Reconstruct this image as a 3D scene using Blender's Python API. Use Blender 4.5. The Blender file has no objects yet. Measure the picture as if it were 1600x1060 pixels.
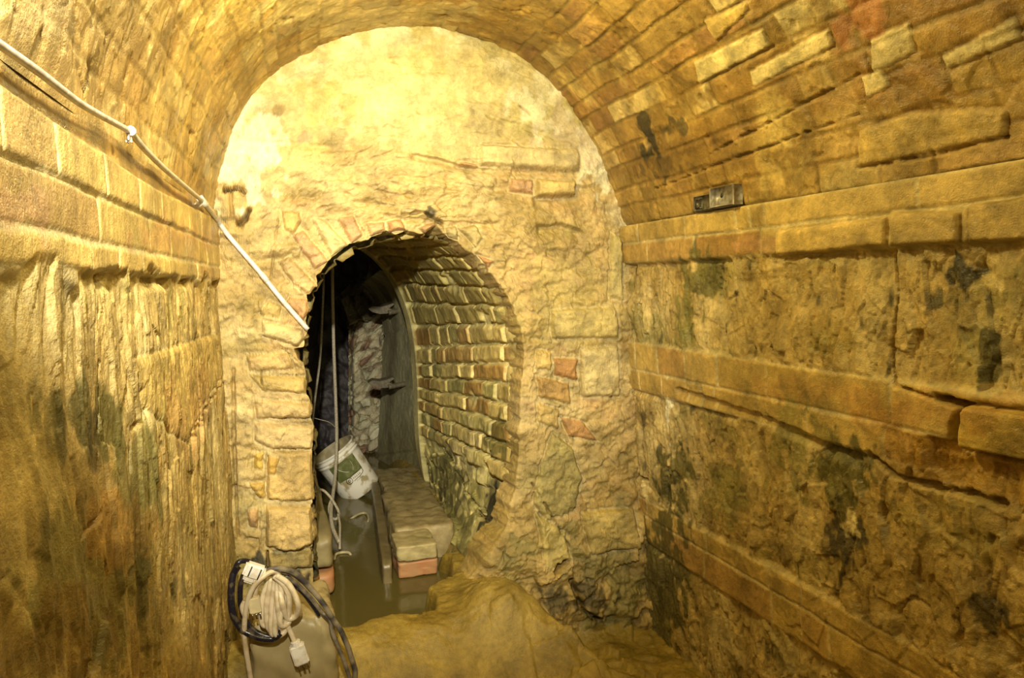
import bpy, bmesh, math
import numpy as np
from mathutils import Matrix, Vector

# ------------------------------------------------------------------ camera, world, lights, exposure
scene = bpy.context.scene
COL = scene.collection
F = 1220.0; W, HH = 1600, 1060
CAM = np.array([0.0, 0.0, 1.2])
yaw, pit, rol = math.radians(16.32), math.radians(4.196), math.radians(1.2)
fwd = np.array([math.sin(yaw)*math.cos(pit), math.cos(yaw)*math.cos(pit), -math.sin(pit)])
r0 = np.array([math.cos(yaw), -math.sin(yaw), 0.0]); u0 = np.cross(r0, fwd)
RT = r0*math.cos(rol) - u0*math.sin(rol); UP = u0*math.cos(rol) + r0*math.sin(rol)
cd = bpy.data.cameras.new('camera'); cam = bpy.data.objects.new('camera', cd); COL.objects.link(cam)
cd.lens = 36.0*F/W; cd.sensor_width = 36.0; cd.clip_start = 0.02
cam.matrix_world = Matrix(((RT[0], UP[0], -fwd[0], CAM[0]), (RT[1], UP[1], -fwd[1], CAM[1]), (RT[2], UP[2], -fwd[2], CAM[2]), (0, 0, 0, 1)))
scene.camera = cam
scene.view_settings.view_transform = 'Standard'; scene.view_settings.look = 'None'
scene.view_settings.gamma = 1.0; scene.view_settings.exposure = -0.20
scene.view_settings.use_curve_mapping = False
wd = bpy.data.worlds.new('world'); scene.world = wd; wd.use_nodes = True
wd.node_tree.nodes['Background'].inputs['Color'].default_value = (0.9, 0.7, 0.45, 1)
wd.node_tree.nodes['Background'].inputs['Strength'].default_value = 0.03

def lamp(name, kind, loc, power, col, size, target=None, blend=None, cone=None):
    d = bpy.data.lights.new(name, kind); d.energy = power; d.color = col
    o = bpy.data.objects.new(name, d); COL.objects.link(o); o.location = loc
    if kind in ('POINT', 'SPOT'): d.shadow_soft_size = size
    if kind == 'AREA': d.size = size
    if kind == 'SPOT': d.spot_size = math.radians(cone); d.spot_blend = blend
    if target is not None:
        o.rotation_euler = (Vector(target)-Vector(loc)).to_track_quat('-Z', 'Y').to_euler()
    return o
lamp('flash_light', 'SPOT', (-0.06, 0.10, 1.78), 640.0, (1.0, 0.93, 0.72), 0.035, (0.46, 4.6, 0.62), 1.0, 58)
lamp('work_lamp_light', 'POINT', (0.42, 2.00, 2.04), 42.0, (1.0, 0.87, 0.36), 0.05)
lamp('rear_fill_light', 'POINT', (0.75, -0.50, 1.78), 36.0, (1.0, 0.86, 0.38), 0.10)  # unseen warm fill behind the camera, lights the near walls

# ------------------------------------------------------------------ projection helpers (photo pixels -> places on real surfaces)
def project(P):
    d = P - CAM
    z = d @ fwd; zz = np.where(z > 0.05, z, 1e9)
    px = 800 + F*(d @ RT)/zz; py = 530 - F*(d @ UP)/zz
    return np.where(z > 0.05, px, -9e4), np.where(z > 0.05, py, -9e4)
def ray(px, py):
    return fwd*F + RT*(px-800) - UP*(py-530)
def at(px, py, Y):
    r = ray(px, py); return CAM + r*(Y/r[1])
def ground(px, py, z):
    r = ray(px, py); return CAM + r*((z-CAM[2])/r[2])
D = 3.04

# ------------------------------------------------------------------ noise
def _h(ix, iy, s):
    ix = ix.astype(np.int64); iy = iy.astype(np.int64)
    n = (ix*374761393 + iy*668265263 + s*982451653) & 0xffffffff
    n = ((n ^ (n >> 13))*1274126177) & 0xffffffff
    n = (n ^ (n >> 16)); n = (n*2246822519) & 0xffffffff; n = n ^ (n >> 15)
    return (n & 0xffffff)/float(0xffffff)
def vn(x, y, s=0):
    ix = np.floor(x); iy = np.floor(y); fx = x-ix; fy = y-iy
    fx = fx*fx*fx*(fx*(fx*6-15)+10); fy = fy*fy*fy*(fy*(fy*6-15)+10)
    a = _h(ix, iy, s); b = _h(ix+1, iy, s); c = _h(ix, iy+1, s); d = _h(ix+1, iy+1, s)
    return (a*(1-fx)+b*fx)*(1-fy) + (c*(1-fx)+d*fx)*fy
def fbm(x, y, s=0, o=4, g=0.5):
    t = 0; a = 1; n = 0
    for i in range(o):
        t = t + a*(vn(x*2**i*1.03+17.3*i, y*2**i*0.97+5.1*i, s+i)-0.5); n += a; a *= g
    return t/n*2          # about -1..1
def ridge(x, y, s=0, o=4):
    t = 0; a = 1; n = 0
    for i in range(o):
        t = t + a*(1-np.abs(2*vn(x*2**i+3.7*i, y*2**i+9.2*i, s+i)-1)); n += a; a *= 0.5
    return t/n            # 0..1
def worley(x, y, s=0):
    ix = np.floor(x); iy = np.floor(y)
    f1 = np.full(x.shape, 9.0); f2 = np.full(x.shape, 9.0)
    dx = np.zeros(x.shape); dy = np.zeros(x.shape); cx = np.zeros(x.shape); cy = np.zeros(x.shape)
    for i in (-1, 0, 1):
        for j in (-1, 0, 1):
            jx = ix+i; jy = iy+j
            qx = jx+_h(jx, jy, s) - x; qy = jy+_h(jx, jy, s+7) - y
            d = np.sqrt(qx*qx+qy*qy)
            m = d < f1
            f2 = np.where(m, f1, np.minimum(f2, d)); f1 = np.where(m, d, f1)
            dx = np.where(m, -qx, dx); dy = np.where(m, -qy, dy)
            cx = np.where(m, jx, cx); cy = np.where(m, jy, cy)
    return f1, f2-f1, dx, dy, _h(cx, cy, s+31), _h(cx, cy, s+57), _h(cx, cy, s+91)
def facets(x, y, s, tilt=1.0):        # broken-stone chips: every cell a small tilted plane
    f1, e, dx, dy, a, b, c = worley(x, y, s)
    return (a-0.5) + tilt*((b-0.5)*dx + (c-0.5)*dy)*2
def ss(a, b, x):
    t = np.clip((x-a)/(b-a), 0, 1); return t*t*(3-2*t)
def rgb(*c): return np.array(c)

STONE = rgb(.50, .39, .21); PALE = rgb(.66, .56, .36); MORTAR = rgb(.62, .52, .34); BRICK = rgb(.47, .30, .15)
YEL = rgb(.55, .42, .20); PINK = rgb(.56, .36, .25); OLIVE = rgb(.30, .27, .12); MUD = rgb(.26, .17, .06); DARK = rgb(.05, .045, .03)
RED = rgb(.42, .16, .08); WHITE = rgb(.78, .72, .60)

# ------------------------------------------------------------------ a displaced masonry surface
class Surf:
    def __init__(s, P, U, V, inside):
        s.P = P; s.U = U; s.V = V
        du = np.gradient(P, axis=0); dv = np.gradient(P, axis=1)
        n = np.cross(du, dv); n /= np.linalg.norm(n, axis=2, keepdims=True)+1e-12
        sg = np.sign(np.sum(n*(np.asarray(inside)-P), axis=2, keepdims=True)); sg[sg == 0] = 1
        med = np.sign(np.median(sg)) or 1
        s.N = n*med if s.__class__ is Surf else n*sg
        s.H = np.zeros(U.shape); s.C = np.zeros(U.shape+(3,)) + STONE
        s.PX, s.PY = project(P)
    def near(s, px, py):
        k = np.argmin((s.PX-px)**2+(s.PY-py)**2); return np.unravel_index(k, s.PX.shape)
    def uv(s, px, py):
        k = s.near(px, py); return s.U[k], s.V[k]
    def world(s, px, py, off=0.0):
        k = s.near(px, py); return s.P[k]+s.N[k]*(s.H[k]+off)
    def mix(s, w, c):
        s.C = s.C*(1-w[..., None]) + c*w[..., None]
    def sdf(s, pts, closed=True):
        U, V = s.U, s.V; d = np.full(U.shape, 9.0); ins = np.zeros(U.shape, bool)
        n = len(pts)
        for i in range(n if closed else n-1):
            a = pts[i]; b = pts[(i+1) % n]
            ex, ey = b[0]-a[0], b[1]-a[1]; L = ex*ex+ey*ey+1e-12
            t = np.clip(((U-a[0])*ex+(V-a[1])*ey)/L, 0, 1)
            d = np.minimum(d, np.hypot(U-a[0]-t*ex, V-a[1]-t*ey))
            if closed:
                c = ((a[1] > V) != (b[1] > V))
                with np.errstate(divide='ignore', invalid='ignore'):
                    xi = (b[0]-a[0])*(V-a[1])/(b[1]-a[1]+1e-15)+a[0]
                ins ^= (c & (U < xi))
        return np.where(ins, -d, d) if closed else d
    def block(s, poly, h=0.012, col=YEL, bev=0.010, mort=0.5, flat=0.7, groove=0.006, seed=1):
        pts = [s.uv(*p) for p in poly]
        d = s.sdf(pts) + 0.0035*fbm(s.U*45, s.V*45, seed, 3)
        w = ss(0.001, -bev, d)
        inside = d < 0.03
        loc = s.H[d < 0].mean() if (d < 0).any() else 0
        hb = loc*flat + s.H*(1-flat) + h + 0.003*fbm(s.U*28, s.V*28, seed+5, 4)
        g = np.exp(-(np.maximum(d, 0)/0.007)**2)*(d > -0.002)
        s.H = s.H - groove*g*(1-w)
        s.H = s.H*(1-w)+hb*w
        s.mix(np.exp(-(np.maximum(d-.003, 0)/0.008)**2)*mort*(d > 0), MORTAR)
        s.mix(ss(0.0, -0.004, d)*0.85, col*(1+0.25*fbm(s.U*20, s.V*20, seed+9, 3)[..., None]))
    def crack(s, line, w=0.008, depth=0.02, dark=0.5, seed=3):
        pts = [s.uv(*p) for p in line]
        d = s.sdf(pts, False) + 0.006*fbm(s.U*40, s.V*40, seed, 3)
        s.H = s.H - depth*ss(w, 0, d); s.mix(ss(w*.8, 0, d)*dark, MUD)
    def ledge(s, line, h=0.02, reach=0.05, up=0.0, seed=4):     # overhang: everything just under the line is set back
        pts = sorted([s.uv(*p) for p in line])
        us = np.array([p[0] for p in pts]); vs = np.array([p[1] for p in pts])
        e = np.interp(s.U, us, vs) + 0.006*fbm(s.U*30, s.V*5, seed, 3)
        inr = ss(us[0]-.01, us[0]+.02, s.U)*ss(us[-1]+.01, us[-1]-.02, s.U)
        below = e - s.V
        s.H -= h*inr*ss(-.003, .004, below)*ss(reach, 0.01, below)
        s.H += up*inr*ss(.003, -.004, below)*ss(-reach, -0.01, below)
    def stain(s, px, py, rx, ry, col, amt=0.8, fr=25, thr=0.0, seed=5, rot=0):  # elliptical tint: real stains, also light and shade put into the colour
        a = math.radians(rot); X = (s.PX-px)*math.cos(a)+(s.PY-py)*math.sin(a); Y = -(s.PX-px)*math.sin(a)+(s.PY-py)*math.cos(a)
        q = np.sqrt((X/rx)**2+(Y/ry)**2)
        n = fbm(s.U*fr, s.V*fr*.7, seed, 4)
        s.mix(amt*ss(0.0, 0.35, (1-q)+n*1.1-thr)*(q < 1.9), col)
    def build(s, name, mat, wrap=True):
        n, m = s.U.shape
        co = (s.P+s.N*s.H[..., None]).reshape(-1, 3)
        idx = np.arange(n*m).reshape(n, m)
        q = np.stack([idx[:-1, :-1], idx[1:, :-1], idx[1:, 1:], idx[:-1, 1:]], -1).reshape(-1, 4)
        # face the right way
        a, b, c = co[q[0, 0]], co[q[0, 1]], co[q[0, 3]]
        k = len(q)//2; fn = np.cross(co[q[k, 1]]-co[q[k, 0]], co[q[k, 3]]-co[q[k, 0]])
        nn = s.N.reshape(-1, 3)[q[k, 0]]
        if np.dot(fn, nn) < 0: q = q[:, ::-1]
        me = bpy.data.meshes.new(name)
        me.vertices.add(len(co)); me.vertices.foreach_set('co', co.astype(np.float32).ravel())
        me.loops.add(q.size); me.loops.foreach_set('vertex_index', q.astype(np.int32).ravel())
        me.polygons.add(len(q)); me.polygons.foreach_set('loop_start', np.arange(0, q.size, 4, dtype=np.int32))
        me.polygons.foreach_set('loop_total', np.full(len(q), 4, dtype=np.int32))
        me.polygons.foreach_set('use_smooth', np.ones(len(q), dtype=bool))
        at_ = me.color_attributes.new('tint', 'FLOAT_COLOR', 'POINT')
        c4 = np.ones((n*m, 4), np.float32); c4[:, :3] = np.clip(.46*(np.clip(s.C.reshape(-1, 3), .01, 1)/.46)**1.5*np.array([.93, 1.0, .95]), 0.008, 0.95)
        at_.data.foreach_set('color', c4.ravel())
        me.update(calc_edges=True); me.materials.append(mat)
        o = bpy.data.objects.new(name, me); COL.objects.link(o); o['kind'] = 'structure'
        return o

def bricks(U, V, rows, L=0.25, jit=0.35, seed=0, joint=0.006, wob=0.004):
    """rows: ascending list of course boundaries in V. returns height mask 0..1, random per brick, in-any-row mask"""
    Vw = V + wob*fbm(U*5, V*2, seed, 2)
    Uw = U + 0.004*fbm(U*9, V*25, seed+3, 2)
    rows = np.asarray(rows); r = np.searchsorted(rows, Vw)-1
    ok = (r >= 0) & (r < len(rows)-1); rc = np.clip(r, 0, len(rows)-2)
    lo = rows[rc]; hi = rows[rc+1]
    dv = np.minimum(Vw-lo, hi-Vw)
    # brick boundaries: jittered lattice along u
    t = Uw/L + _h(rc, rc*0+3, seed)*5
    k = np.floor(t)
    def b(kk): return kk + jit*(_h(kk, rc, seed+11)-0.5)*1.4
    k = np.where(t < b(k), k-1, k); k = np.where(t >= b(k+1), k+1, k)
    du = np.minimum(t-b(k), b(k+1)-t)*L
    # now and then a brick is two headers
    mid = (b(k)+b(k+1))/2; sp = _h(k, rc, seed+23) > 0.68
    du = np.where(sp, np.minimum(du, np.abs(t-mid)*L), du)
    side = np.where(sp & (t > mid), 1, 0)
    d = np.minimum(du, dv) + 0.0022*fbm(U*60, V*60, seed+8, 2)
    m = ss(joint*0.45, joint*0.45+0.007, d)*ok
    return m, _h(k*2+side, rc, seed+41), _h(k*2+side, rc, seed+42), ok, rc

# ------------------------------------------------------------------ materials
def nodemat(name):
    m = bpy.data.materials.new(name); m.use_nodes = True
    return m, m.node_tree, m.node_tree.nodes['Principled BSDF']
def mat_masonry(name, rough=(.28, .62), bump=.35, var=.42, scale=1.0, spec=.5):
    m, t, p = nodemat(name); N = t.nodes; Lk = t.links
    tc = N.new('ShaderNodeTexCoord')
    a = N.new('ShaderNodeAttribute'); a.attribute_name = 'tint'
    def noise(sc, det, ro=.6):
        n = N.new('ShaderNodeTexNoise'); n.inputs['Scale'].default_value = sc*scale; n.inputs['Detail'].default_value = det
        n.inputs['Roughness'].default_value = ro; Lk.new(tc.outputs['Object'], n.inputs['Vector']); return n
    n1 = noise(9, 8); n2 = noise(55, 6); n3 = noise(240, 4); n4 = noise(4, 3)
    mr = N.new('ShaderNodeMapRange'); mr.inputs[1].default_value = .3; mr.inputs[2].default_value = .72
    mr.inputs[3].default_value = 1-var; mr.inputs[4].default_value = 1+var*.8; Lk.new(n1.outputs['Fac'], mr.inputs[0])
    mr2 = N.new('ShaderNodeMapRange'); mr2.inputs[1].default_value = .3; mr2.inputs[2].default_value = .7
    mr2.inputs[3].default_value = .80; mr2.inputs[4].default_value = 1.18; Lk.new(n2.outputs['Fac'], mr2.inputs[0])
    mu = N.new('ShaderNodeMath'); mu.operation = 'MULTIPLY'; Lk.new(mr.outputs[0], mu.inputs[0]); Lk.new(mr2.outputs[0], mu.inputs[1])
    vm = N.new('ShaderNodeVectorMath'); vm.operation = 'SCALE'; Lk.new(a.outputs['Color'], vm.inputs[0]); Lk.new(mu.outputs[0], vm.inputs['Scale'])
    Lk.new(vm.outputs[0], p.inputs['Base Color'])
    rr = N.new('ShaderNodeMapRange'); rr.inputs[1].default_value = .38; rr.inputs[2].default_value = .62
    rr.inputs[3].default_value = rough[0]; rr.inputs[4].default_value = rough[1]; Lk.new(n4.outputs['Fac'], rr.inputs[0]); Lk.new(rr.outputs[0], p.inputs['Roughness'])
    ad = N.new('ShaderNodeMath'); ad.operation = 'MULTIPLY_ADD'; ad.inputs[1].default_value = .5
    Lk.new(n3.outputs['Fac'], ad.inputs[0]); Lk.new(n2.outputs['Fac'], ad.inputs[2])
    b = N.new('ShaderNodeBump'); b.inputs['Strength'].default_value = bump; b.inputs['Distance'].default_value = .012
    Lk.new(ad.outputs[0], b.inputs['Height']); Lk.new(b.outputs[0], p.inputs['Normal'])
    p.inputs['Specular IOR Level'].default_value = spec
    return m
def mat_plain(name, col, rough=.5, metal=0, col2=None, sc=30, bump=.1, thr=(.45, .6), spec=.5, bd=.003):
    m, t, p = nodemat(name); N = t.nodes; Lk = t.links
    p.inputs['Roughness'].default_value = rough; p.inputs['Metallic'].default_value = metal
    p.inputs['Specular IOR Level'].default_value = spec
    tc = N.new('ShaderNodeTexCoord'); n = N.new('ShaderNodeTexNoise'); n.inputs['Scale'].default_value = sc; n.inputs['Detail'].default_value = 6
    Lk.new(tc.outputs['Object'], n.inputs['Vector'])
    r = N.new('ShaderNodeValToRGB'); r.color_ramp.elements[0].position = thr[0]; r.color_ramp.elements[1].position = thr[1]
    r.color_ramp.elements[0].color = (*col, 1); r.color_ramp.elements[1].color = (*(col2 if col2 is not None else tuple(c*.8 for c in col)), 1)
    Lk.new(n.outputs['Fac'], r.inputs[0]); Lk.new(r.outputs[0], p.inputs['Base Color'])
    b = N.new('ShaderNodeBump'); b.inputs['Strength'].default_value = bump; b.inputs['Distance'].default_value = bd
    Lk.new(n.outputs['Fac'], b.inputs['Height']); Lk.new(b.outputs[0], p.inputs['Normal'])
    return m
M_wall = mat_masonry('wet_masonry', rough=(.22, .6), bump=.5, var=.48)
M_vault = mat_masonry('vault_masonry', rough=(.28, .6), bump=.45, var=.5)
M_end = mat_masonry('plastered_masonry', rough=(.20, .55), bump=.55, var=.34)
M_pass = mat_masonry('passage_masonry', rough=(.35, .65), bump=.3)
M_mud = mat_masonry('wet_mud', rough=(.22, .5), bump=.45, var=.3)

# ------------------------------------------------------------------ wall planes from the traced corners
def linedir(vx, vy): r = ray(vx, vy); return r/r[1]
LT, LB = at(333, 335, D), at(368, 870, D); Ld = linedir(488, 449)
RTp, RB = at(976, 354, D), at(1002, 850, D); Rd = linedir(408, 446)
Ld[2] = 0; Rd[2] = 0
zL, zR = LT[2], RTp[2]
def left_pt(Y, Z):
    k = (Z-LB[2])/(LT[2]-LB[2]); b = LB+(LT-LB)*k[..., None]
    return b + (Y-D)[..., None]*Ld
def right_pt(Y, Z):
    k = (Z-RB[2])/(RTp[2]-RB[2]); b = RB+(RTp-RB)*k[..., None]
    return b + (Y-D)[..., None]*Rd
def yaxis(n1, n2, y0=-1.3, ym=.45, y1=D+.08): return np.concatenate([np.linspace(y0, ym, n1, endpoint=False), np.linspace(ym, y1, n2)])

# ================================================================== RIGHT WALL
def zr(px, py):     # height on the right wall under a photo pixel
    n = np.cross(Rd, RTp-RB); r = ray(px, py); t = np.dot(RB-CAM, n)/np.dot(r, n); return (CAM+r*t)[2]
Y, Z = np.meshgrid(yaxis(70, 760), np.linspace(-.62, zR, 520), indexing='ij')
S = Surf(right_pt(Y, Z), Y, Z, (.5, 1.5, 1)); U, V = Y, Z
top1, top2 = zr(1264, 348), zr(1156, 401)
m1, m2, m3 = zr(1190, 563), zr(1271, 637), zr(1200, 665)
l1, l2, l3 = zr(1060, 807), zr(1072, 842), zr(1100, 905)
f1, e1, dx, dy, ra, rb, rc_ = worley(U*3.2, V*4.5+.3, 5)                       # big blocks of rough stone
rough = .010*facets(U*16+fbm(U*4, V*4, 2, 2), V*7, 3) + .006*facets(U*34+.5*fbm(U*9, V*9, 12, 2), V*13, 9) + .018*fbm(U*5, V*2.6, 4, 4) + .003*facets(U*80, V*36, 13) + .006*fbm(U*26, V*7, 14, 3)
rough += .012*(ra-.5)*ss(0, .12, e1)
S.H = rough
S.C[:] = STONE
S.mix(ss(-.2, .5, fbm(U*6, V*3, 21, 4))*.55, PALE)
S.mix(ss(.1, .6, fbm(U*9, V*5, 22, 4))*.5, rgb(.46, .33, .13))
S.mix(ss(.15, .5, fbm(U*4+9, V*7, 27, 5))*.55, OLIVE)
S.mix(ss(.32, .55, fbm(U*22, V*10, 23, 4)*(.6+.4*vn(U*3, V*3, 77)))*.7, DARK*2)
for rows, hh in (([top2, top1, zR+.002], .020), ([m3, m2, m1], .012), ([l3, l2, l1], .008)):
    b, r1, r2, ok, rc = bricks(U, V, rows, .34, .5, int(rows[0]*100)+7, wob=.003, joint=.005)
    edge = ss(rows[0]-.012, rows[0]+.004, V)*ss(rows[-1]+.012, rows[-1]-.004, V)
    hb = hh + .004*(r1-.5) + .0035*fbm(U*16, V*16, 6, 4) - .004*(1-b)
    S.H = S.H*(1-edge)+hb*edge
    S.H -= .012*ss(rows[0]-.026, rows[0]-.004, V)*ss(rows[0]+.002, rows[0]-.003, V)*ss(-.1, .3, fbm(U*5, V*0+1, 8, 2))
    colb = YEL + (r1[..., None]-.5)*rgb(.12, .10, .06) + ss(.72, .95, r2)[..., None]*(rgb(.50, .35, .17)-YEL)
    S.mix(edge*b, colb)
    S.mix(edge*(1-b)*.8, MORTAR)
# loss of brick at the near end of the middle band, the void beside the loose brick
er = ss(1.68, 1.50, U)*ss(m2-.002, m2-.012, V)*ss(m3-.04, m3-.01, V); S.H = S.H*(1-er)+(rough*1.2-.004)*er; S.mix(er*.8, rgb(.46, .30, .09))
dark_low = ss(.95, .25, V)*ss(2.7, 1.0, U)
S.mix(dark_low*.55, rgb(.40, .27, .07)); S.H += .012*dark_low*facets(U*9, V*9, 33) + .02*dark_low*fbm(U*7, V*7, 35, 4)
S.block([(1512, 632), (1640, 645), (1640, 725), (1506, 702)], .02, rgb(.46, .34, .12), groove=.03)
S.block([(1400, 330), (1513, 327), (1510, 378), (1402, 386)], .010, YEL*1.05)
S.block([(1528, 318), (1640, 300), (1640, 378), (1528, 380)], .016, YEL)
S.block([(1222, 362), (1396, 338), (1394, 385), (1222, 401)], .010, YEL*1.08)
S.crack([(1468, 622), (1510, 634), (1500, 655), (1495, 690)], .016, .07, .8)
S.crack([(1396, 392), (1398, 480), (1392, 560), (1402, 600), (1470, 625)], .008, .022, .35)
S.crack([(1365, 712), (1400, 740), (1490, 770), (1560, 788)], .014, .035, .5)
S.crack([(985, 735), (1012, 752)], .010, .03, .7)
S.ledge([(1060, 604), (1200, 650), (1346, 712)], .018, .05)
for (x, y, rx, ry, c, a, th) in ((1510, 430, 38, 40, DARK, .85, .15), (1095, 430, 25, 55, OLIVE*.8, .8, .0), (1070, 490, 18, 60, OLIVE, .8, .1),
        (1330, 740, 45, 60, OLIVE*.7, .85, -.05), (1250, 700, 60, 80, OLIVE, .6, .1), (1320, 840, 35, 60, DARK, .7, .25), (1060, 740, 30, 45, OLIVE*.6, .8, .05),
        (1035, 900, 40, 110, OLIVE*.55, .8, -.1), (1130, 770, 60, 60, OLIVE, .5, .1), (1540, 570, 20, 60, OLIVE*.5, .8, .05), (1570, 960, 60, 40, DARK, .7, .1),
        (1380, 650, 45, 25, rgb(.50, .32, .13), .4, .0), (1460, 640, 150, 30, rgb(.52, .32, .13), .4, 0), (1280, 610, 110, 20, rgb(.52, .34, .15), .4, 0),
        (1045, 640, 7, 40, WHITE, .9, .1), (1325, 820, 18, 25, PALE*1.1, .9, .05), (1190, 380, 30, 14, PINK, .5, 0)):
    S.stain(x, y, rx, ry, c, a, 25, th, int(x+y))
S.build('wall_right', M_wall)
SR = S

# ================================================================== LEFT WALL
def zl(px, py):
    n = np.cross(Ld, LT-LB); r = ray(px, py); t = np.dot(LB-CAM, n)/np.dot(r, n); return (CAM+r*t)[2]
ZLT = zL+.01
Y, Z = np.meshgrid(yaxis(60, 820), np.linspace(-.62, ZLT, 560), indexing='ij')
S = Surf(left_pt(Y, Z), Y, Z, (.5, 1.5, 1)); U, V = Y, Z
a0, a1, a2, a3 = ZLT, zl(170, 316), zl(170, 385), zl(170, 428)
rough = .006*facets(U*11+.3*fbm(U*3, V*3, 2, 2), V*4.2, 103) + .003*facets(U*27, V*10, 109) + .007*fbm(U*16, V*4, 119, 4) + .012*fbm(U*6, V*2.4, 104, 4) + .002*facets(U*80, V*22, 113)
rough += .004*ridge(U*12, V*2.6, 120, 3)-.002
f1, e1, dx, dy, ra, rb, rc_ = worley(U*3.0, V*2.6+.3, 105)
rough += .006*(ra-.5)*ss(0, .12, e1)
S.H = rough; S.C[:] = STONE
S.mix(ss(-.1, .5, fbm(U*8, V*2.2, 121, 4))*.6, PALE)
S.mix(ss(.0, .6, fbm(U*5, V*3, 122, 4))*.5, rgb(.48, .33, .14))
S.mix(ss(.25, .6, fbm(U*11, V*4, 123, 4))*.5, OLIVE)
rows = [a3, a2, a1, a0+.02]
b, r1, r2, ok, rc = bricks(U, V, rows, .40, .4, 17, wob=.003, joint=.005)
edge = ss(a3-.012, a3+.006, V+.03*fbm(U*7, V*0, 131, 3)); hb = .012 + .003*(r1-.5) + .004*fbm(U*9, V*9, 106, 4) - .003*(1-b)
hb = hb + .004*ss(a1-.002, a1+.004, V)
S.H = S.H*(1-edge)+hb*edge
S.H -= .020*ss(a3-.035, a3-.006, V)*ss(a3+.004, a3-.004, V)*ss(0, .35, fbm(U*6, V*0, 108, 2))
colb = YEL + (r1[..., None]-.5)*rgb(.14, .11, .06) + ss(.6, .9, r2)[..., None]*(rgb(.50, .36, .18)-YEL)
S.mix(edge*b, colb); S.mix(edge*(1-b)*.75, MORTAR)
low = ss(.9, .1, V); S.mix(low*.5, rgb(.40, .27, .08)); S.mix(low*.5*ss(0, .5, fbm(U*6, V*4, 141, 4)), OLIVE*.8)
S.crack([(160, 570), (163, 670)], .006, .03, .6); S.crack([(205, 672), (225, 648)], .008, .03, .7); S.crack([(204, 690), (206, 735)], .005, .02, .5)
S.crack([(115, 850), (160, 800)], .006, .012, .3); S.crack([(290, 695), (345, 600)], .006, .014, .3)
S.block([(205, 560), (340, 520), (342, 590), (288, 690), (225, 640)], .004, YEL, bev=.02, groove=.003, flat=.25)
for (x, y, rx, ry, c, a, th) in ((130, 650, 60, 70, OLIVE*.6, .75, .0), (150, 690, 40, 60, DARK*2, .5, .2), (215, 760, 40, 110, OLIVE*.8, .6, .1), (120, 930, 120, 110, OLIVE*.6, .6, .0),
        (60, 1000, 140, 90, MUD, .6, .0), (300, 640, 45, 80, rgb(.50, .33, .17), .5, .1), (180, 820, 60, 60, rgb(.48, .30, .12), .5, .1), (150, 480, 50, 60, OLIVE, .4, .2),
        (25, 320, 60, 50, PINK, .5, 0), (265, 370, 70, 30, rgb(.52, .33, .18), .5, .0)):
    S.stain(x, y, rx, ry, c, a, 14, th, int(x+y+3))
lp_ = sorted([S.uv(*q) for q in ((1, 147), (71, 193), (150, 243), (217, 288), (307, 332), (322, 338))]); e_ = np.interp(U, [q[0] for q in lp_], [q[1] for q in lp_])+.004*fbm(U*12, V*0, 160, 3)
ab = ss(-.003, .008, V-e_)*(U < 2.95); S.H = S.H*(1-ab)+(.000+.004*fbm(U*6, V*6, 161, 3))*ab; S.mix(ab, rgb(.44, .31, .14)*(1+.3*fbm(U*7, V*7, 162, 4)[..., None]))
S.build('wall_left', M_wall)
SL = S

# ================================================================== VAULT
prof = [(333, 335), (338, 285), (352, 225), (375, 170), (410, 125), (455, 88), (510, 60), (570, 44), (635, 37), (700, 44), (760, 62), (812, 88),
        (858, 125), (898, 172), (930, 222), (953, 275), (968, 320), (976, 354)]
pp = np.array([at(a, b, D) for a, b in prof])[:, [0, 2]]
def smooth_poly(p, n, it=3):
    for _ in range(it):
        q = np.empty((len(p)*2-1, p.shape[1])); q[::2] = p; q[1::2] = (p[1:]+p[:-1])/2
        q[1:-1:1] = (q[:-2]+2*q[1:-1]+q[2:])/4; p = q
    L = np.concatenate([[0], np.cumsum(np.linalg.norm(np.diff(p, axis=0), axis=1))])
    t = np.linspace(0, L[-1], n); return np.stack([np.interp(t, L, p[:, k]) for k in range(p.shape[1])], 1), t
pv, tv = smooth_poly(pp, 560)
ys = yaxis(70, 640, y1=D+.10)
def vault_pt(T, Yv):    # T index along profile
    X0 = np.interp(T, tv, pv[:, 0]); Z0 = np.interp(T, tv, pv[:, 1])
    fr = (X0-pv[0, 0])/(pv[-1, 0]-pv[0, 0])
    xl = pv[0, 0]+(Yv-D)*Ld[0]; xr = pv[-1, 0]+(Yv-D)*Rd[0]
    sc = (xr-xl)/(pv[-1, 0]-pv[0, 0])
    return np.stack([xl+fr*(xr-xl), Yv, zL+(Z0-zL)*(1+(sc-1)*.6)], -1)
T, Y = np.meshgrid(tv, ys, indexing='ij')
P = vault_pt(T, Y)
S = Surf(P, Y, T, (.5, 1.5, 1)); U, V = Y, T
Ltot = tv[-1]
nrow = 31; rows = np.linspace(0, Ltot, nrow+1)
rr_ = np.random.RandomState(4); rows[1:-1] += rr_.uniform(-.010, .010, nrow-1)
b, r1, r2, ok, rc = bricks(U, V, rows, .31, .45, 57, wob=.007)
rightside = ss(.42, .62, V/Ltot)
cover = ss(-.15, .35, fbm(U*5, V*5, 201, 4)+.55*(1-rightside)+.02)             # mud and lime smeared over the bricks
rel = .0055*b*(1-.75*cover) + .004*(r1-.5)*b*(1-.6*cover)
S.H = rel + .007*fbm(U*9, V*9, 202, 4) + .003*facets(U*22, V*22, 203)*(.35+.65*cover) + .012*fbm(U*2.5, V*2.5, 204, 2)
S.H -= .008*ss(.45, .75, fbm(U*14, V*14, 208, 3)); S.H *= .2+.8*ss(.0, .06, V)
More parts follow.
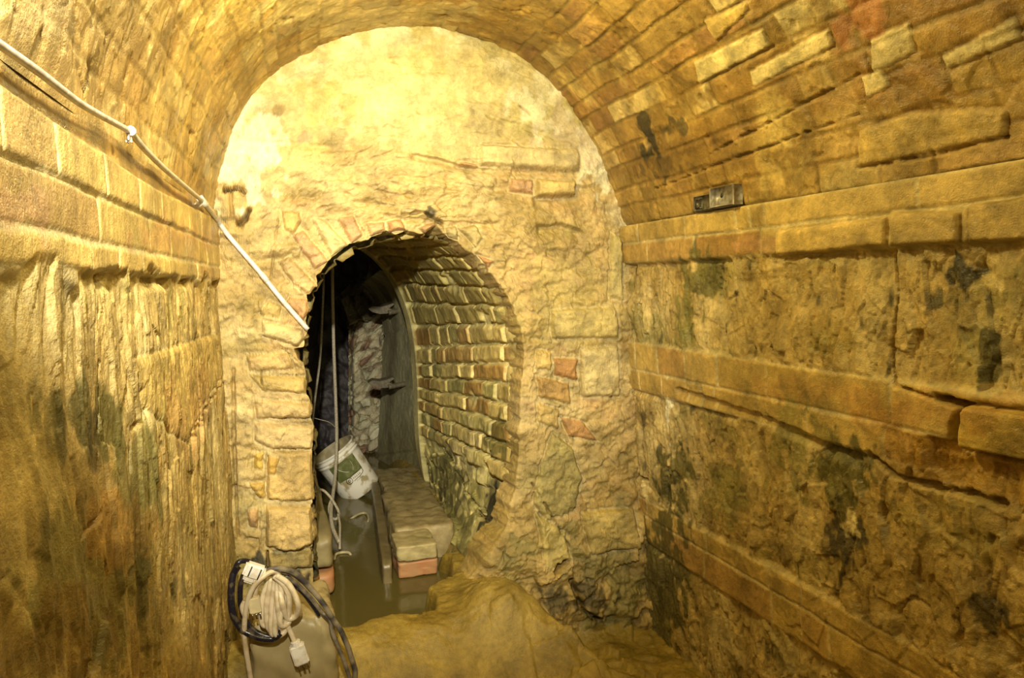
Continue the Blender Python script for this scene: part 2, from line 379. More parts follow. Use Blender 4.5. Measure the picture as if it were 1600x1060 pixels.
colb = rgb(.47, .33, .15) + (r1[..., None]-.5)*rgb(.16, .12, .06) + ss(.62, .9, r2)[..., None]*(rgb(.46, .30, .16)-rgb(.47, .33, .15)) + ss(.35, .1, r2)[..., None]*(PALE-rgb(.45, .33, .16))*.9
S.C[:] = colb*b[..., None] + rgb(.36, .26, .11)*(1-b[..., None])
S.mix(cover*.55, rgb(.45, .32, .13))
S.mix(cover*.7*ss(.0, .5, fbm(U*7, V*7, 205, 4)), rgb(.34, .22, .075))
S.mix(ss(.05, .45, fbm(U*18, V*18, 206, 4))*.5*rightside, rgb(.30, .19, .06))
S.mix(ss(.0, .5, fbm(U*4, V*4, 207, 3))*.5*(1-rightside), rgb(.55, .43, .24))
S.mix(ss(.32, .6, fbm(U*5+3, V*4, 209, 4))*.6, PALE*rgb(1, .95, .75))
# first courses above the right wall
e = ss(Ltot-.22, Ltot-.19, V); S.mix(e*.5*b, YEL)
for (x, y, rx, ry, c, a, th) in ((1013, 225, 14, 30, DARK, .9, .0), (1010, 190, 12, 20, DARK, .8, .1), (1030, 262, 40, 22, DARK, .8, .25), (1050, 200, 30, 18, DARK, .6, .25),
        (1110, 250, 130, 60, rgb(.34, .22, .08), .55, 0), (1420, 130, 90, 40, rgb(.33, .20, .06), .6, 0), (1340, 30, 40, 40, rgb(.46, .24, .12), .7, 0),
        (1200, 120, 120, 60, rgb(.33, .22, .08), .5, .1), (180, 100, 130, 90, rgb(.40, .28, .14), .5, 0), (250, 60, 50, 60, rgb(.34, .22, .10), .6, .1),
        (60, 20, 80, 40, rgb(.50, .38, .24), .5, 0), (560, 20, 200, 30, PALE, .5, 0), (1000, 330, 40, 60, rgb(.36, .26, .1), .5, 0), (1480, 330, 1, 1, DARK, 0, 0)):  # broad pale patch at the crown paints in the lamp's brightness
    S.stain(x, y, rx, ry, c, a, 18, th, int(x+y+5))
for poly, c in (([(1085, 95), (1195, 40), (1207, 70), (1095, 132)], PALE), ([(1175, 110), (1290, 48), (1298, 75), (1180, 134)], PALE), ([(1100, 30), (1170, 0), (1175, 12), (1120, 66)], YEL*1.1),
        ([(1355, 65), (1418, 34), (1428, 82), (1362, 118)], PALE), ([(1470, 88), (1592, 25), (1598, 60), (1478, 112)], PALE*1.05), ([(1342, 120), (1375, 108), (1392, 135), (1352, 155)], PALE),
        ([(1340, 205), (1420, 175), (1570, 172), (1568, 215), (1340, 262)], YEL*1.05)):
    S.block(poly, .004, c, bev=.008, mort=.0, groove=.004, flat=.4, seed=int(poly[0][0]))
S.crack([(1340, 263), (1450, 245), (1570, 214)], .005, .012, .4)
S.crack([(1025, 295), (1110, 262), (1240, 215), (1340, 180)], .005, .010, .5); S.crack([(1110, 240), (1240, 172), (1340, 120)], .005, .010, .5)
S.build('ceiling', M_vault)
SV = S

# ================================================================== END WALL with the arched opening
near = [(700, 1230), (697, 975), (705, 930), (735, 905), (770, 870), (795, 820), (808, 760), (812, 700), (815, 620), (820, 545), (816, 513), (804, 484), (788, 452), (762, 420),
        (745, 400), (720, 380), (700, 372), (683, 352), (663, 366), (640, 360), (617, 366), (604, 362), (590, 368), (578, 373), (560, 378), (545, 385), (530, 396), (518, 404), (505, 420), (495, 432),
        (497, 448), (480, 462), (484, 481), (478, 501), (480, 514), (474, 542), (459, 545), (464, 561), (474, 567), (480, 587), (480, 617), (486, 629), (488, 656), (492, 666),
        (490, 701), (490, 781), (487, 788), (490, 826), (490, 849), (486, 857), (490, 868), (489, 900), (488, 940), (488, 1230)]
outer = [(1040, 1230), (1026, 975), (1025, 930), (1025, 900), (1022, 850), (1018, 800), (1014, 740), (1010, 690), (1006, 620), (1003, 540), (1003, 480), (1002, 430), (1001, 380), (998, 340),
         (992, 300), (975, 240), (950, 190), (905, 120), (850, 75), (790, 40), (730, 20), (690, 12), (650, 8), (610, 8), (560, 16), (510, 30), (460, 52), (410, 85), (370, 125), (345, 165),
         (327, 210), (317, 250), (311, 290), (308, 330), (310, 370), (312, 410), (314, 430), (316, 450), (318, 470), (320, 500), (322, 540), (324, 580), (326, 620), (328, 650),
         (330, 690), (333, 740), (335, 770), (336, 800), (338, 840), (340, 860), (341, 880), (343, 910), (345, 950), (350, 1230)]
N2 = np.array([at(a, b, D) for a, b in near])[:, [0, 2]]; O2 = np.array([at(a, b, D) for a, b in outer])[:, [0, 2]]
L = np.concatenate([[0], np.cumsum(np.linalg.norm(np.diff(N2, axis=0), axis=1)*.7+np.linalg.norm(np.diff(O2, axis=0), axis=1)*.3)])
ns = 950; tt = np.linspace(0, L[-1], ns)
Ni = np.stack([np.interp(tt, L, N2[:, k]) for k in (0, 1)], 1); Oi = np.stack([np.interp(tt, L, O2[:, k]) for k in (0, 1)], 1)
ker = np.ones(41)/41; 
def sm(a, k=41): 
    p = np.pad(a, ((k//2, k//2), (0, 0)), 'edge'); return np.stack([np.convolve(p[:, i], np.ones(k)/k, 'valid') for i in (0, 1)], 1)
Oi = sm(Oi); Nsm = sm(Ni, 61)
nb = 300; tb = np.linspace(0, 1, nb)**1.1
Xf = Ni[:, None, 0]*(1-tb)+Oi[:, None, 0]*tb; Zf = Ni[:, None, 1]*(1-tb)+Oi[:, None, 1]*tb
Yf = np.full(Xf.shape, D)
nl = 26; tl = np.linspace(1, 0, nl, endpoint=False)          # the return into the passage
k = (tl**.8)
Xl = Ni[:, None, 0]*(1-k)+ (Nsm[:, None, 0])*k - .11*.12*tl; Zl = Ni[:, None, 1]*(1-k)+Nsm[:, None, 1]*k; Yl = D + .12*tl + 0*Xl
P = np.concatenate([np.stack([Xl, Yl, Zl], -1), np.stack([Xf, Yf, Zf], -1)], 1)
U, V = P[..., 0].copy(), P[..., 2].copy()
S = Surf(P, U, V, (.5, 1.5, 1))
# normals: face -Y on the wall, turning into the opening on the return
n = np.zeros_like(P); n[..., 1] = -1
cen = np.array([.5, 3.1, .75]); 
rn = np.gradient(Nsm, axis=0); rn = np.stack([-rn[:, 1], rn[:, 0]], 1); rn /= np.linalg.norm(rn, axis=1, keepdims=True)+1e-9
sgn = np.sign(np.sum(rn*(np.array([.5, .6])-Nsm), axis=1))[:, None]; rn = rn*sgn
a = np.concatenate([np.ones(nl), np.exp(-np.arange(nb)/3.0)*.6])
n[..., 0] += rn[:, None, 0]*a*1.0; n[..., 2] += rn[:, None, 1]*a*1.0; n[:, :nl-4, 1] *= .15
n /= np.linalg.norm(n, axis=2, keepdims=True); S.N = n
rs = ss(.55, .75, U[:, -nb][:, None]); lip = np.concatenate([np.ones(nl)*.3, .3+.7*ss(0, .08, tb)])[None, :]*(1-rs)+rs*.9
f1, e1, dx, dy, ra, rb, rc_ = worley(U*4.5+.9*fbm(U*5, V*5, 301, 3), V*10+.9*fbm(U*6, V*6, 300, 3), 305)
tym = ss(1.62, 1.85, V+.10*fbm(U*3, V*3, 302, 3))            # smooth plaster at the head
S.H = .027*fbm(U*4, V*6, 303, 5) + (.014*(ra-.5)*ss(0, .25, e1)+.003*ss(0, .10, e1))*(1-.85*tym) + .012*facets(U*12+fbm(U*7, V*7, 330, 3), V*20, 304)*(1-.7*tym) + .005*facets(U*40, V*55, 306)*(1-.5*tym) + .011*fbm(U*22, V*30, 307, 4)*(1-.45*tym) - .014*ss(.30, .6, fbm(U*9, V*15, 308, 4))*(1-.6*tym)
bk = ss(.42, -.05, V)*ss(.62, .85, U); S.H += bk*(.07+.03*facets(U*7, V*8, 331)+.04*fbm(U*8, V*8, 332, 4))
S.H *= lip
S.C[:] = rgb(.52, .40, .22)
S.mix(ss(-.3, .5, fbm(U*5, V*6, 311, 4))*.55, rgb(.64, .53, .35))
S.mix(ss(.1, .6, fbm(U*7, V*9, 312, 4))*.5, rgb(.55, .38, .22))
S.mix(ss(.05, .4, fbm(U*3.5, V*9, 341, 4))*.45*(1-tym), rgb(.40, .30, .14)); S.mix(ss(.2, .5, fbm(U*9+3, V*16, 342, 4))*.5, rgb(.34, .27, .12)); S.mix(ss(.1, .5, fbm(U*20, V*30, 343, 4))*.35, rgb(.36, .28, .12)); S.mix(tym*.6, rgb(.62, .53, .32))
S.mix(tym*.6*ss(.0, .5, fbm(U*6, V*5, 313, 4)), rgb(.52, .44, .22))
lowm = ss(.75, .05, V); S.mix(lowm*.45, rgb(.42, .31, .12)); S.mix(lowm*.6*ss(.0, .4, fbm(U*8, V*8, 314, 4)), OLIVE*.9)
# pale lime bloom along the rim of the head
dist_rim = (1-tb); rim = np.concatenate([np.zeros(nl), ss(.75, .95, tb)])[None, :]*ss(1.3, 1.5, V)
S.mix(rim*.75*ss(-.2, .25, fbm(U*14, V*14, 315, 4)), WHITE)
for (x, y, rx, ry, c, a, th) in ((395, 250, 55, 70, WHITE, .7, .0), (365, 230, 25, 70, WHITE, .7, .1), (840, 170, 50, 40, WHITE, .55, .1), (930, 250, 25, 60, WHITE, .7, .05),
        (880, 210, 60, 60, rgb(.55, .45, .38), .5, .1), (600, 140, 160, 70, PALE*1.1, .5, 0), (435, 175, 10, 8, rgb(.4, .3, .15), .8, 0), (500, 160, 60, 40, rgb(.55, .45, .2), .6, .1),  # broad pale patch paints the lamp's hot spot onto the head
        (480, 215, 15, 10, PINK, .8, 0), (830, 350, 60, 40, rgb(.42, .32, .15), .6, .1), (665, 332, 16, 12, DARK*2, .8, .1), (450, 880, 50, 25, DARK, .85, .05), (480, 880, 30, 15, DARK, .6, 0),
        (865, 460, 60, 90, rgb(.50, .41, .2), .5, 0), (560, 270, 120, 30, rgb(.6, .48, .3), .5, 0), (900, 930, 60, 30, DARK*1.5, .6, .3), (930, 1000, 60, 50, OLIVE, .5, .1),  # dark patch at the right foot paints the shade of the hollows
        (920, 480, 60, 60, rgb(.52, .42, .20), .5, 0), (430, 640, 30, 12, PALE*1.1, .6, 0)):
    S.stain(x, y, rx, ry, c, a, 22, th, int(x+y+9))
def blk(poly, h, c, **k): S.block(poly, h+.005, c*.75+rgb(.52, .41, .22)*.25, seed=int(poly[0][0]+poly[0][1]), flat=.45, groove=.010, bev=.014, **k)
for poly, h, c in (
    ([(439, 329), (469, 331), (470, 346), (459, 369), (445, 359)], .008, YEL), ([(455, 366), (475, 359), (512, 410), (492, 421)], .012, PINK), ([(485, 339), (508, 343), (545, 384), (518, 402)], .014, PALE*.95),
    ([(528, 341), (554, 336), (568, 368), (549, 382)], .014, PINK*1.1), ([(571, 349), (601, 346), (604, 361), (578, 371)], .014, rgb(.6, .42, .28)), ([(604, 346), (627, 341), (634, 360), (607, 364)], .016, rgb(.52, .30, .18)),
    ([(650, 356), (680, 346), (683, 352), (663, 365)], .016, PINK), ([(432, 409), (452, 400), (495, 447), (482, 462), (459, 445)], .012, rgb(.56, .42, .26)), ([(452, 465), (482, 466), (483, 485), (474, 501), (445, 475)], .012, rgb(.52, .32, .20)),
    ([(409, 501), (472, 513), (478, 531), (465, 542), (409, 524)], .018, PALE*.9), ([(383, 554), (452, 551), (460, 577), (389, 580)], .012, rgb(.54, .40, .22)), ([(420, 470), (440, 478), (436, 498), (404, 492)], .008, YEL),
    ([(388, 584), (478, 588), (479, 614), (410, 611)], .014, YEL), ([(397, 621), (486, 630), (488, 655), (400, 656)], .012, rgb(.55, .42, .25)), ([(397, 660), (491, 666), (489, 700), (426, 703), (397, 688)], .014, rgb(.56, .44, .28)),
    ([(417, 707), (489, 705), (491, 780), (468, 786), (417, 781)], .016, rgb(.54, .40, .20)), ([(415, 790), (487, 789), (490, 848), (458, 860), (415, 855)], .022, rgb(.55, .41, .22)), ([(417, 866), (489, 859), (490, 886), (420, 888)], .012, rgb(.42, .33, .16)),
    ([(397, 708), (412, 706), (410, 735), (396, 733)], .008, rgb(.66, .47, .14)), ([(388, 754), (413, 753), (414, 778), (404, 781)], .008, rgb(.66, .47, .16)), ([(418, 714), (438, 714), (430, 742), (417, 740)], .003, rgb(.62, .42, .14)),
    ([(386, 797), (405, 794), (403, 826), (388, 823)], .008, rgb(.56, .37, .22)),
    ([(838, 280), (898, 282), (901, 307), (838, 308)], .026, rgb(.60, .47, .24)), ([(798, 277), (834, 281), (834, 303), (798, 299)], .018, PINK), ([(720, 250), (750, 256), (748, 262), (715, 258)], .014, rgb(.5, .32, .2)),
    ([(750, 225), (902, 232), (905, 268), (752, 258)], .018, rgb(.62, .52, .34)),
    ([(865, 558), (902, 561), (902, 595), (867, 587)], .010, rgb(.42, .22, .10)), ([(838, 587), (891, 600), (891, 632), (841, 622)], .010, rgb(.48, .31, .13)), ([(838, 545), (863, 550), (862, 580), (836, 576)], .008, YEL),
    ([(838, 628), (874, 638), (872, 672), (838, 658)], .008, YEL), ([(875, 651), (910, 659), (936, 690), (888, 682)], .008, rgb(.47, .27, .14)), ([(862, 675), (896, 700), (910, 748), (895, 796), (850, 812), (832, 785), (842, 727)], .008, rgb(.38, .33, .16)),
    ([(717, 358), (743, 350), (754, 372), (742, 388)], .012, rgb(.58, .48, .28)), ([(695, 356), (714, 353), (716, 376), (700, 370)], .012, PALE*.9), ([(745, 398), (771, 407), (762, 419)], .010, rgb(.52, .28, .16)),
    ([(860, 485), (960, 480), (965, 530), (862, 530)], .010, rgb(.52, .43, .22)), ([(955, 362), (972, 372), (972, 470), (950, 465)], .008, rgb(.58, .50, .28)), ([(905, 545), (965, 540), (968, 620), (908, 620)], .012, PALE*.9),
    ([(835, 800), (880, 830), (885, 870), (845, 880)], .010, rgb(.50, .42, .2)), ([(905, 800), (985, 790), (990, 850), (915, 860)], .014, rgb(.5, .40, .18))):
    blk(poly, h, c)
S.ledge([(640, 238), (750, 262), (905, 270)], .024, .04); S.ledge([(835, 308), (905, 308)], .03, .06); S.ledge([(840, 352), (880, 350), (910, 360)], .04, .07)
S.ledge([(445, 304), (500, 306)], .012, .03); S.ledge([(380, 218), (470, 222), (530, 228)], .008, .03)
S.ledge([(620, 272), (780, 296)], .010, .03); S.ledge([(600, 335), (690, 345), (780, 350)], .012, .03); S.ledge([(760, 175), (900, 220)], .008, .03)
pass; S.ledge([(415, 860), (490, 856)], .012, .03)
S.crack([(351, 297), (372, 294), (382, 300)], .011, .07, .9); S.crack([(372, 350), (384, 342), (390, 328)], .012, .07, .9); S.crack([(360, 305), (362, 340), (378, 352)], .012, .02, .3)
S.crack([(436, 330), (430, 380), (424, 430)], .006, .010, .2); S.crack([(418, 864), (418, 890)], .006, .03, .8); S.crack([(630, 336), (660, 332), (690, 348)], .010, .03, .5)
S.crack([(860, 885), (878, 872)], .018, .06, .9); S.crack([(830, 755), (868, 820), (885, 850)], .006, .02, .5); S.crack([(885, 900), (900, 940), (930, 960)], .02, .05, .7)
S.crack([(365, 580), (366, 700), (372, 840)], .01, .02, .3); S.crack([(815, 166), (830, 178)], .006, .02, .6); S.crack([(408, 575), (410, 600)], .005, .02, .5)
S.mix(np.concatenate([np.ones(nl), np.exp(-np.arange(nb)/6.)])[None, :]*.0+0*U, MORTAR)
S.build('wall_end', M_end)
SE = S

# ================================================================== PASSAGE beyond the arch (brick lined, bending left)
D2 = 4.72
far = [(690, 830), (684, 790), (676, 765), (668, 745), (662, 725), (657, 700), (654, 680), (652, 640), (651, 600), (648, 560), (646, 525), (638, 488), (624, 450), (604, 415), (588, 400),
       (572, 388), (560, 380), (548, 374), (536, 369), (525, 366), (514, 364), (505, 363), (495, 364), (485, 366), (478, 368), (470, 372), (460, 378), (450, 386), (440, 396), (432, 408),
       (426, 420), (422, 435), (418, 450), (415, 465), (412, 480), (411, 500), (410, 515), (410, 525), (409, 535), (408, 545), (408, 560), (408, 575), (407, 590), (407, 605),
       (407, 625), (406, 650), (406, 670), (406, 690), (406, 705), (405, 715), (405, 730), (405, 745), (405, 780), (405, 840)]
F2 = np.array([at(a, b, D2) for a, b in far])[:, [0, 2]]
Ls = np.concatenate([[0], np.cumsum(np.linalg.norm(np.diff(N2, axis=0), axis=1))])
ns = 760; tt = np.linspace(0, Ls[-1], ns)
Nn = sm(np.stack([np.interp(tt, Ls, N2[:, k]) for k in (0, 1)], 1), 41); Fn = sm(np.stack([np.interp(tt, Ls, F2[:, k]) for k in (0, 1)], 1), 31)
nt = 420; tq = np.linspace(0, 1, nt)
P = np.stack([Nn[:, None, 0]*(1-tq)+Fn[:, None, 0]*tq, D+.06+(D2-D-.06)*tq + 0*Nn[:, :1], Nn[:, None, 1]*(1-tq)+Fn[:, None, 1]*tq], -1)
U = P[..., 1].copy(); V = np.repeat(tt[:, None], nt, 1)
S = Surf(P, U, V, (.4, 3.9, .7)); S.N = S.N
mid = S.N[ns//3, nt//2]; 
if np.dot(mid, np.array([.4, 3.9, .7])-P[ns//3, nt//2]) < 0: S.N = -S.N
vb = S.uv(742, 722)[1]      # foot of the brickwork
rows = np.arange(vb-.01, Ls[-1]-.5, .0865)
b, r1, r2, ok, rc = bricks(U, V, rows, .36, .55, 77, joint=.013, wob=.012)
b = b*ss(-.75, -.35, fbm(U*7, V*7, 411, 3))
zone = ss(vb-.03, vb+.02, V + .05*fbm(U*6, V*6, 410, 3))
stone = .016*facets(U*3.2+V*2.6, V*6-U*1.6, 403) + .009*facets(U*10+V*4, V*14-U*3, 409) + .018*fbm(U*4, V*5, 404, 4)
S.H = stone*(1-zone) + zone*(.022*b + .012*(r1-.5)*b + .006*fbm(U*15, V*15, 405, 4) + .010*fbm(U*3, V*3, 406, 2))
jd = ss(.10, .02, U-D+.12*fbm(U*3, V*5, 430, 4)); S.H = S.H*(1-jd*.7)+jd*(.012*fbm(U*8, V*8, 431, 4)+.004*facets(U*20, V*20, 432))
ring = ss(D2-.15, D2-.12, U); S.H = S.H*(1-ring)+(.030)*ring - .05*ss(D2-.02, D2, U)
colb = rgb(.62, .50, .26) + (r1[..., None]-.5)*rgb(.14, .12, .07) + ss(.62, .95, r2)[..., None]*(rgb(.52, .36, .17)-rgb(.62, .50, .26)) + ss(.3, .1, r2)[..., None]*(rgb(.54, .47, .25)-rgb(.62, .50, .26))
up = ss(vb+.62, vb+.75, V); 
colst = rgb(.60, .52, .29)
S.C[:] = colst; S.mix(ss(0, .5, fbm(U*6, V*6, 421, 4))*.6, OLIVE); S.mix(ss(.1, .6, fbm(U*8, V*8, 422, 4))*.5, rgb(.55, .48, .30)); S.mix(ss(.25, .6, fbm(U*5, V*5, 424, 4))*.6, DARK*2)
brk = colb*b[..., None] + rgb(.66, .57, .34)*(1-b[..., None])
S.C = S.C*(1-zone[..., None]) + brk*zone[..., None]
S.mix(zone*up*b*.6, rgb(.38, .32, .15)); S.mix(ring*.9, rgb(.68, .60, .38)); S.mix(jd*.85, rgb(.60, .50, .28))
S.mix(ss(Ls[-1]*.60, Ls[-1]*.66, V)*.7, rgb(.10, .08, .05))  # unlit left side of the passage: shade put into the colour
for (x, y, rx, ry, c, a, th) in ((770, 810, 18, 50, DARK, .8, 0), (700, 760, 30, 60, OLIVE*.5, .7, .1), (715, 850, 40, 60, OLIVE*.7, .6, 0), (745, 700, 20, 60, PALE, .5, .1), (720, 720, 8, 40, PALE*1.1, .7, .1), (790, 680, 20, 40, OLIVE*.7, .7, .1)):
    S.stain(x, y, rx, ry, c, a, 18, th, int(x+y+9))
S.crack([(745, 800), (790, 850), (812, 868)], .014, .03, .6); S.crack([(690, 700), (730, 770), (800, 850)], .010, .02, .5); S.crack([(780, 690), (760, 730), (800, 765)], .010, .03, .5)
S.crack([(690, 830), (745, 890), (800, 925)], .008, .02, .5)
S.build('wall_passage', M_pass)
SP = S

# ================================================================== THE SHAFT at the far end
def grid_surf(A, B, n, m, YA, YB, inside, it=2):
    A = np.array([at(a, b, YA) for a, b in A]); B = np.array([at(a, b, YB) for a, b in B])
    A, _ = smooth_poly(A, n, it); B, _ = smooth_poly(B, n, it)
    t = np.linspace(0, 1, m)[None, :, None]
    P = A[:, None, :]*(1-t)+B[:, None, :]*t
    Uu = np.repeat(np.linspace(0, np.linalg.norm(A[0]-B[0]), m)[None, :], n, 0)
    Vv = np.repeat(np.concatenate([[0], np.cumsum(np.linalg.norm(np.diff(A, axis=0), axis=1))])[:, None], m, 1)
    s = Surf(P, Uu, Vv, inside); return s
S = grid_surf([(662, 830), (658, 750), (653, 660), (650, 600), (647, 530), (638, 482), (622, 447), (606, 428), (594, 422)],
              [(590, 830), (589, 750), (591, 680), (594, 620), (598, 560), (600, 520), (595, 488), (582, 462), (563, 446)], 220, 120, 4.98, 5.75, (.3, 5.2, .8), 2)
U, V = S.U, S.V
S.H = .006*fbm(U*5, V*5, 501, 3) + .003*fbm(U*30, V*30, 502, 3) - .012*ss(.02, 0, np.abs(((V+.10) % .42)-.21)-.0)
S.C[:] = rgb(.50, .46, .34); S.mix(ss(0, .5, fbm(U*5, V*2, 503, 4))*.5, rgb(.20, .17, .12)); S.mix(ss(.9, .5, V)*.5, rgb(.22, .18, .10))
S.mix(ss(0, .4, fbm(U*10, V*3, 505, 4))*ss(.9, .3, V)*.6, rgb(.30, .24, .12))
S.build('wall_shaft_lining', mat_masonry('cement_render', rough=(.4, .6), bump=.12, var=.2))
def rect_surf(p, n, m, YA, YB, inside):   # p: 4 pixels lower-left, upper-left, upper-right, lower-right, each with own depth
    q = [at(a, b, y) for (a, b), y in zip(p, (YA, YA, YB, YB))]
    s_, t_ = np.meshgrid(np.linspace(0, 1, n), np.linspace(0, 1, m), indexing='ij')
    s3, t3 = s_[..., None], t_[..., None]
    P = (q[0]*(1-s3)+q[1]*s3)*(1-t3) + (q[3]*(1-s3)+q[2]*s3)*t3
    return Surf(P, t_*np.linalg.norm(q[0]-q[3]), s_*np.linalg.norm(q[0]-q[1]), inside)
# rubble pier
S = rect_surf([(543, 860), (543, 500), (600, 455), (600, 860)], 260, 60, 6.05, 6.0, (.3, 5, .8))
U, V = S.U, S.V
f1, e1, dx, dy, ra, rb, rc_ = worley(U*10+.6*fbm(U*9, V*9, 605, 3), V*17+.6*fbm(U*9, V*9, 606, 3), 601)
S.H = .05*ss(0, .25, e1)*(.5+ra) + .02*facets(U*14, V*18, 603) - .10*ss(.06, .0, U) - .06*ss(.26, .29, U)
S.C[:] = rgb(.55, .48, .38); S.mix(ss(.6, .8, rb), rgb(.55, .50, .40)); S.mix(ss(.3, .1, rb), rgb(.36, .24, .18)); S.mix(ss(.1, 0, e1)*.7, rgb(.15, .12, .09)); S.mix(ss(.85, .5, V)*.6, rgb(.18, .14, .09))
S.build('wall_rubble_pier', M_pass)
# broken stones sticking out at the head of the shaft
S = rect_surf([(540, 520), (520, 470), (575, 415), (606, 500)], 90, 110, 5.9, 5.85, (.3, 5, .8))
U, V = S.U, S.V
ed = np.minimum(np.minimum(U, U.max()-U), np.minimum(V, V.max()-V))
S.H = .14*facets(U*8, V*8, 611, 1.3)+.05*facets(U*22, V*22, 612) - .25*ss(.05, 0, ed)
S.C[:] = rgb(.38, .33, .24); S.mix(ss(.1, .5, fbm(U*12, V*12, 613, 3))*.6, rgb(.14, .12, .08)); S.build('wall_broken_head', M_pass)
# back and side walls of the shaft
S = rect_surf([(300, 900), (300, 60), (760, 60), (760, 900)], 200, 200, 6.5, 6.5, (.3, 5, .8))
U, V = S.U, S.V; f1, e1, dx, dy, ra, rb, rc_ = worley(U*5, V*7, 621)
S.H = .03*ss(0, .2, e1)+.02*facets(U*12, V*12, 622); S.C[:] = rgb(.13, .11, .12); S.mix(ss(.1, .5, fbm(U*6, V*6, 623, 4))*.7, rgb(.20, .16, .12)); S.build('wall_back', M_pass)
S = rect_surf([(340, 900), (340, 120), (500, 120), (500, 900)], 160, 160, 4.78, 6.5, (.6, 5.4, .8))
U, V = S.U, S.V
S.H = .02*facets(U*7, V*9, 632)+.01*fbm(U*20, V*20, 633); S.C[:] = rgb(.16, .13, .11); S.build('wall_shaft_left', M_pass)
# brick wall behind the lining
b_s = rect_surf([(575, 860), (575, 440), (660, 440), (660, 860)], 200, 120, 6.15, 6.1, (.3, 5, .8)); S = b_s; U, V = S.U, S.V
bb, r1, r2, ok, rc = bricks(U, V, np.arange(0, 3, .09), .22, .4, 87, .012)
S.H = .015*bb + .02*fbm(U*5, V*5, 641, 3); S.C[:] = rgb(.22, .18, .11)*bb[..., None]+rgb(.32, .28, .18)*(1-bb[..., None])*.8; S.build('wall_brick_back', M_pass)

# ================================================================== FLOOR, POOL, LEDGES
WZ = -.085                                                     # water level
gp = lambda a, b, z=0.0: ground(a, b, z)
xs = np.linspace(-.55, 1.75, 420); ysf = np.concatenate([np.linspace(-1.3, 1.6, 60, endpoint=False), np.linspace(1.6, 4.0, 420, endpoint=False), np.linspace(4.0, 6.7, 120)])
X, Y = np.meshgrid(xs, ysf, indexing='ij')
P = np.stack([X, Y, 0*X], -1)
S = Surf(P, X, Y, (.5, 1.5, 1)); S.N[:] = (0, 0, 1); U, V = X, Y
H = .012*fbm(U*3, V*6, 701, 4) + .006*fbm(U*14, V*24, 702, 4) + .004*facets(U*18, V*26, 703)
fr_l, fr_r = gp(500, 975), gp(668, 972)
front = fr_l[1] + .04*fbm(U*6, V*0, 705, 3)
xr_ = gp(676, 950)[0] + .14*ss(2.98, 3.12, V) + .02*fbm(V*8, U*0, 706, 3); 
pool = ss(front-.04, front+.06, V)*ss(xr_+.03, xr_-.02, U)
pool = np.maximum(pool, ss(3.35, 3.45, V)*ss(.75, .6, U))
H = H*(1-pool) - .20*pool
drop = np.maximum(ss(2.74, 2.20, V+.05*fbm(U*4, V*2, 730, 3)), ss(.80, 1.15, U)*ss(3.3, 2.9, V)*.8); H -= .40*drop
mc = gp(785, 950, .03); mound = np.exp(-(((U-mc[0]-.02)/.13)**2+((V-mc[1]-.08)/.20)**2)**1.5)
H += mound*(.085+.025*fbm(U*9, V*9, 707, 4)+.012*facets(U*12, V*12, 708)); 
c2 = gp(930, 1000, .05); m2_ = np.exp(-(((U-c2[0]-.1)/.22)**2+((V-c2[1]-.1)/.25)**2)); H += m2_*(.10+.05*facets(U*9, V*9, 711)+.03*fbm(U*12, V*12, 712, 4))
H += drop*(.035*fbm(U*7, V*7, 741, 4)+.02*facets(U*9, V*9, 742))
H += -.03*ss(2.75, 2.2, V)*fbm(U*2, V*3, 714, 2)
S.H = H
S.C[:] = rgb(.36, .27, .09); S.mix(ss(-.1, .4, fbm(U*5, V*9, 721, 4))*.6, rgb(.46, .35, .13)); S.mix(ss(.1, .5, fbm(U*9, V*14, 722, 4))*.55, rgb(.26, .18, .05))
S.mix(np.clip(mound+m2_, 0, 1)*.3, rgb(.46, .37, .17)); S.mix(ss(.1, .5, fbm(U*8, V*8, 724, 4))*m2_*.8, DARK*2)
S.mix(pool*.8, rgb(.12, .10, .03))
S.build('floor', M_mud); SF = S

# water
def bm_obj(name, bm, mat, parent=None, smooth=True):
    me = bpy.data.meshes.new(name); bm.normal_update(); bm.to_mesh(me); bm.free()
    if smooth:
        for p in me.polygons: p.use_smooth = True
    me.materials.append(mat); o = bpy.data.objects.new(name, me); COL.objects.link(o)
    if parent: o.parent = parent
    return o
def tag(o, label, cat, group=None, kind=None):
    o['label'] = label; o['category'] = cat
    if group: o['group'] = group
    if kind: o['kind'] = kind
    return o
def empty(name, loc, label, cat, group=None):
    o = bpy.data.objects.new(name, None); COL.objects.link(o); o.location = loc; o.empty_display_size = .05
    tag(o, label, cat, group); return o
m_water, t_, p_ = nodemat('murky_water')
p_.inputs['Base Color'].default_value = (.13, .105, .03, 1); p_.inputs['Roughness'].default_value = .09; p_.inputs['IOR'].default_value = 1.33
p_.inputs['Transmission Weight'].default_value = .12
nz = t_.nodes.new('ShaderNodeTexNoise'); nz.inputs['Scale'].default_value = 9; nz.inputs['Detail'].default_value = 3
tcw = t_.nodes.new('ShaderNodeTexCoord'); t_.links.new(tcw.outputs['Object'], nz.inputs['Vector'])
bw = t_.nodes.new('ShaderNodeBump'); bw.inputs['Strength'].default_value = .12; bw.inputs['Distance'].default_value = .01
t_.links.new(nz.outputs['Fac'], bw.inputs['Height']); t_.links.new(bw.outputs[0], p_.inputs['Normal'])
bm = bmesh.new()
bmesh.ops.create_grid(bm, x_segments=30, y_segments=80, size=.5)
for v in bm.verts: v.co = ((v.co.x+.5)*.86-.14, (v.co.y+.5)*3.5+2.78, WZ)
w = bm_obj('water', bm, m_water); tag(w, 'murky olive green standing water filling the channel in the passage floor', 'water', kind='stuff')

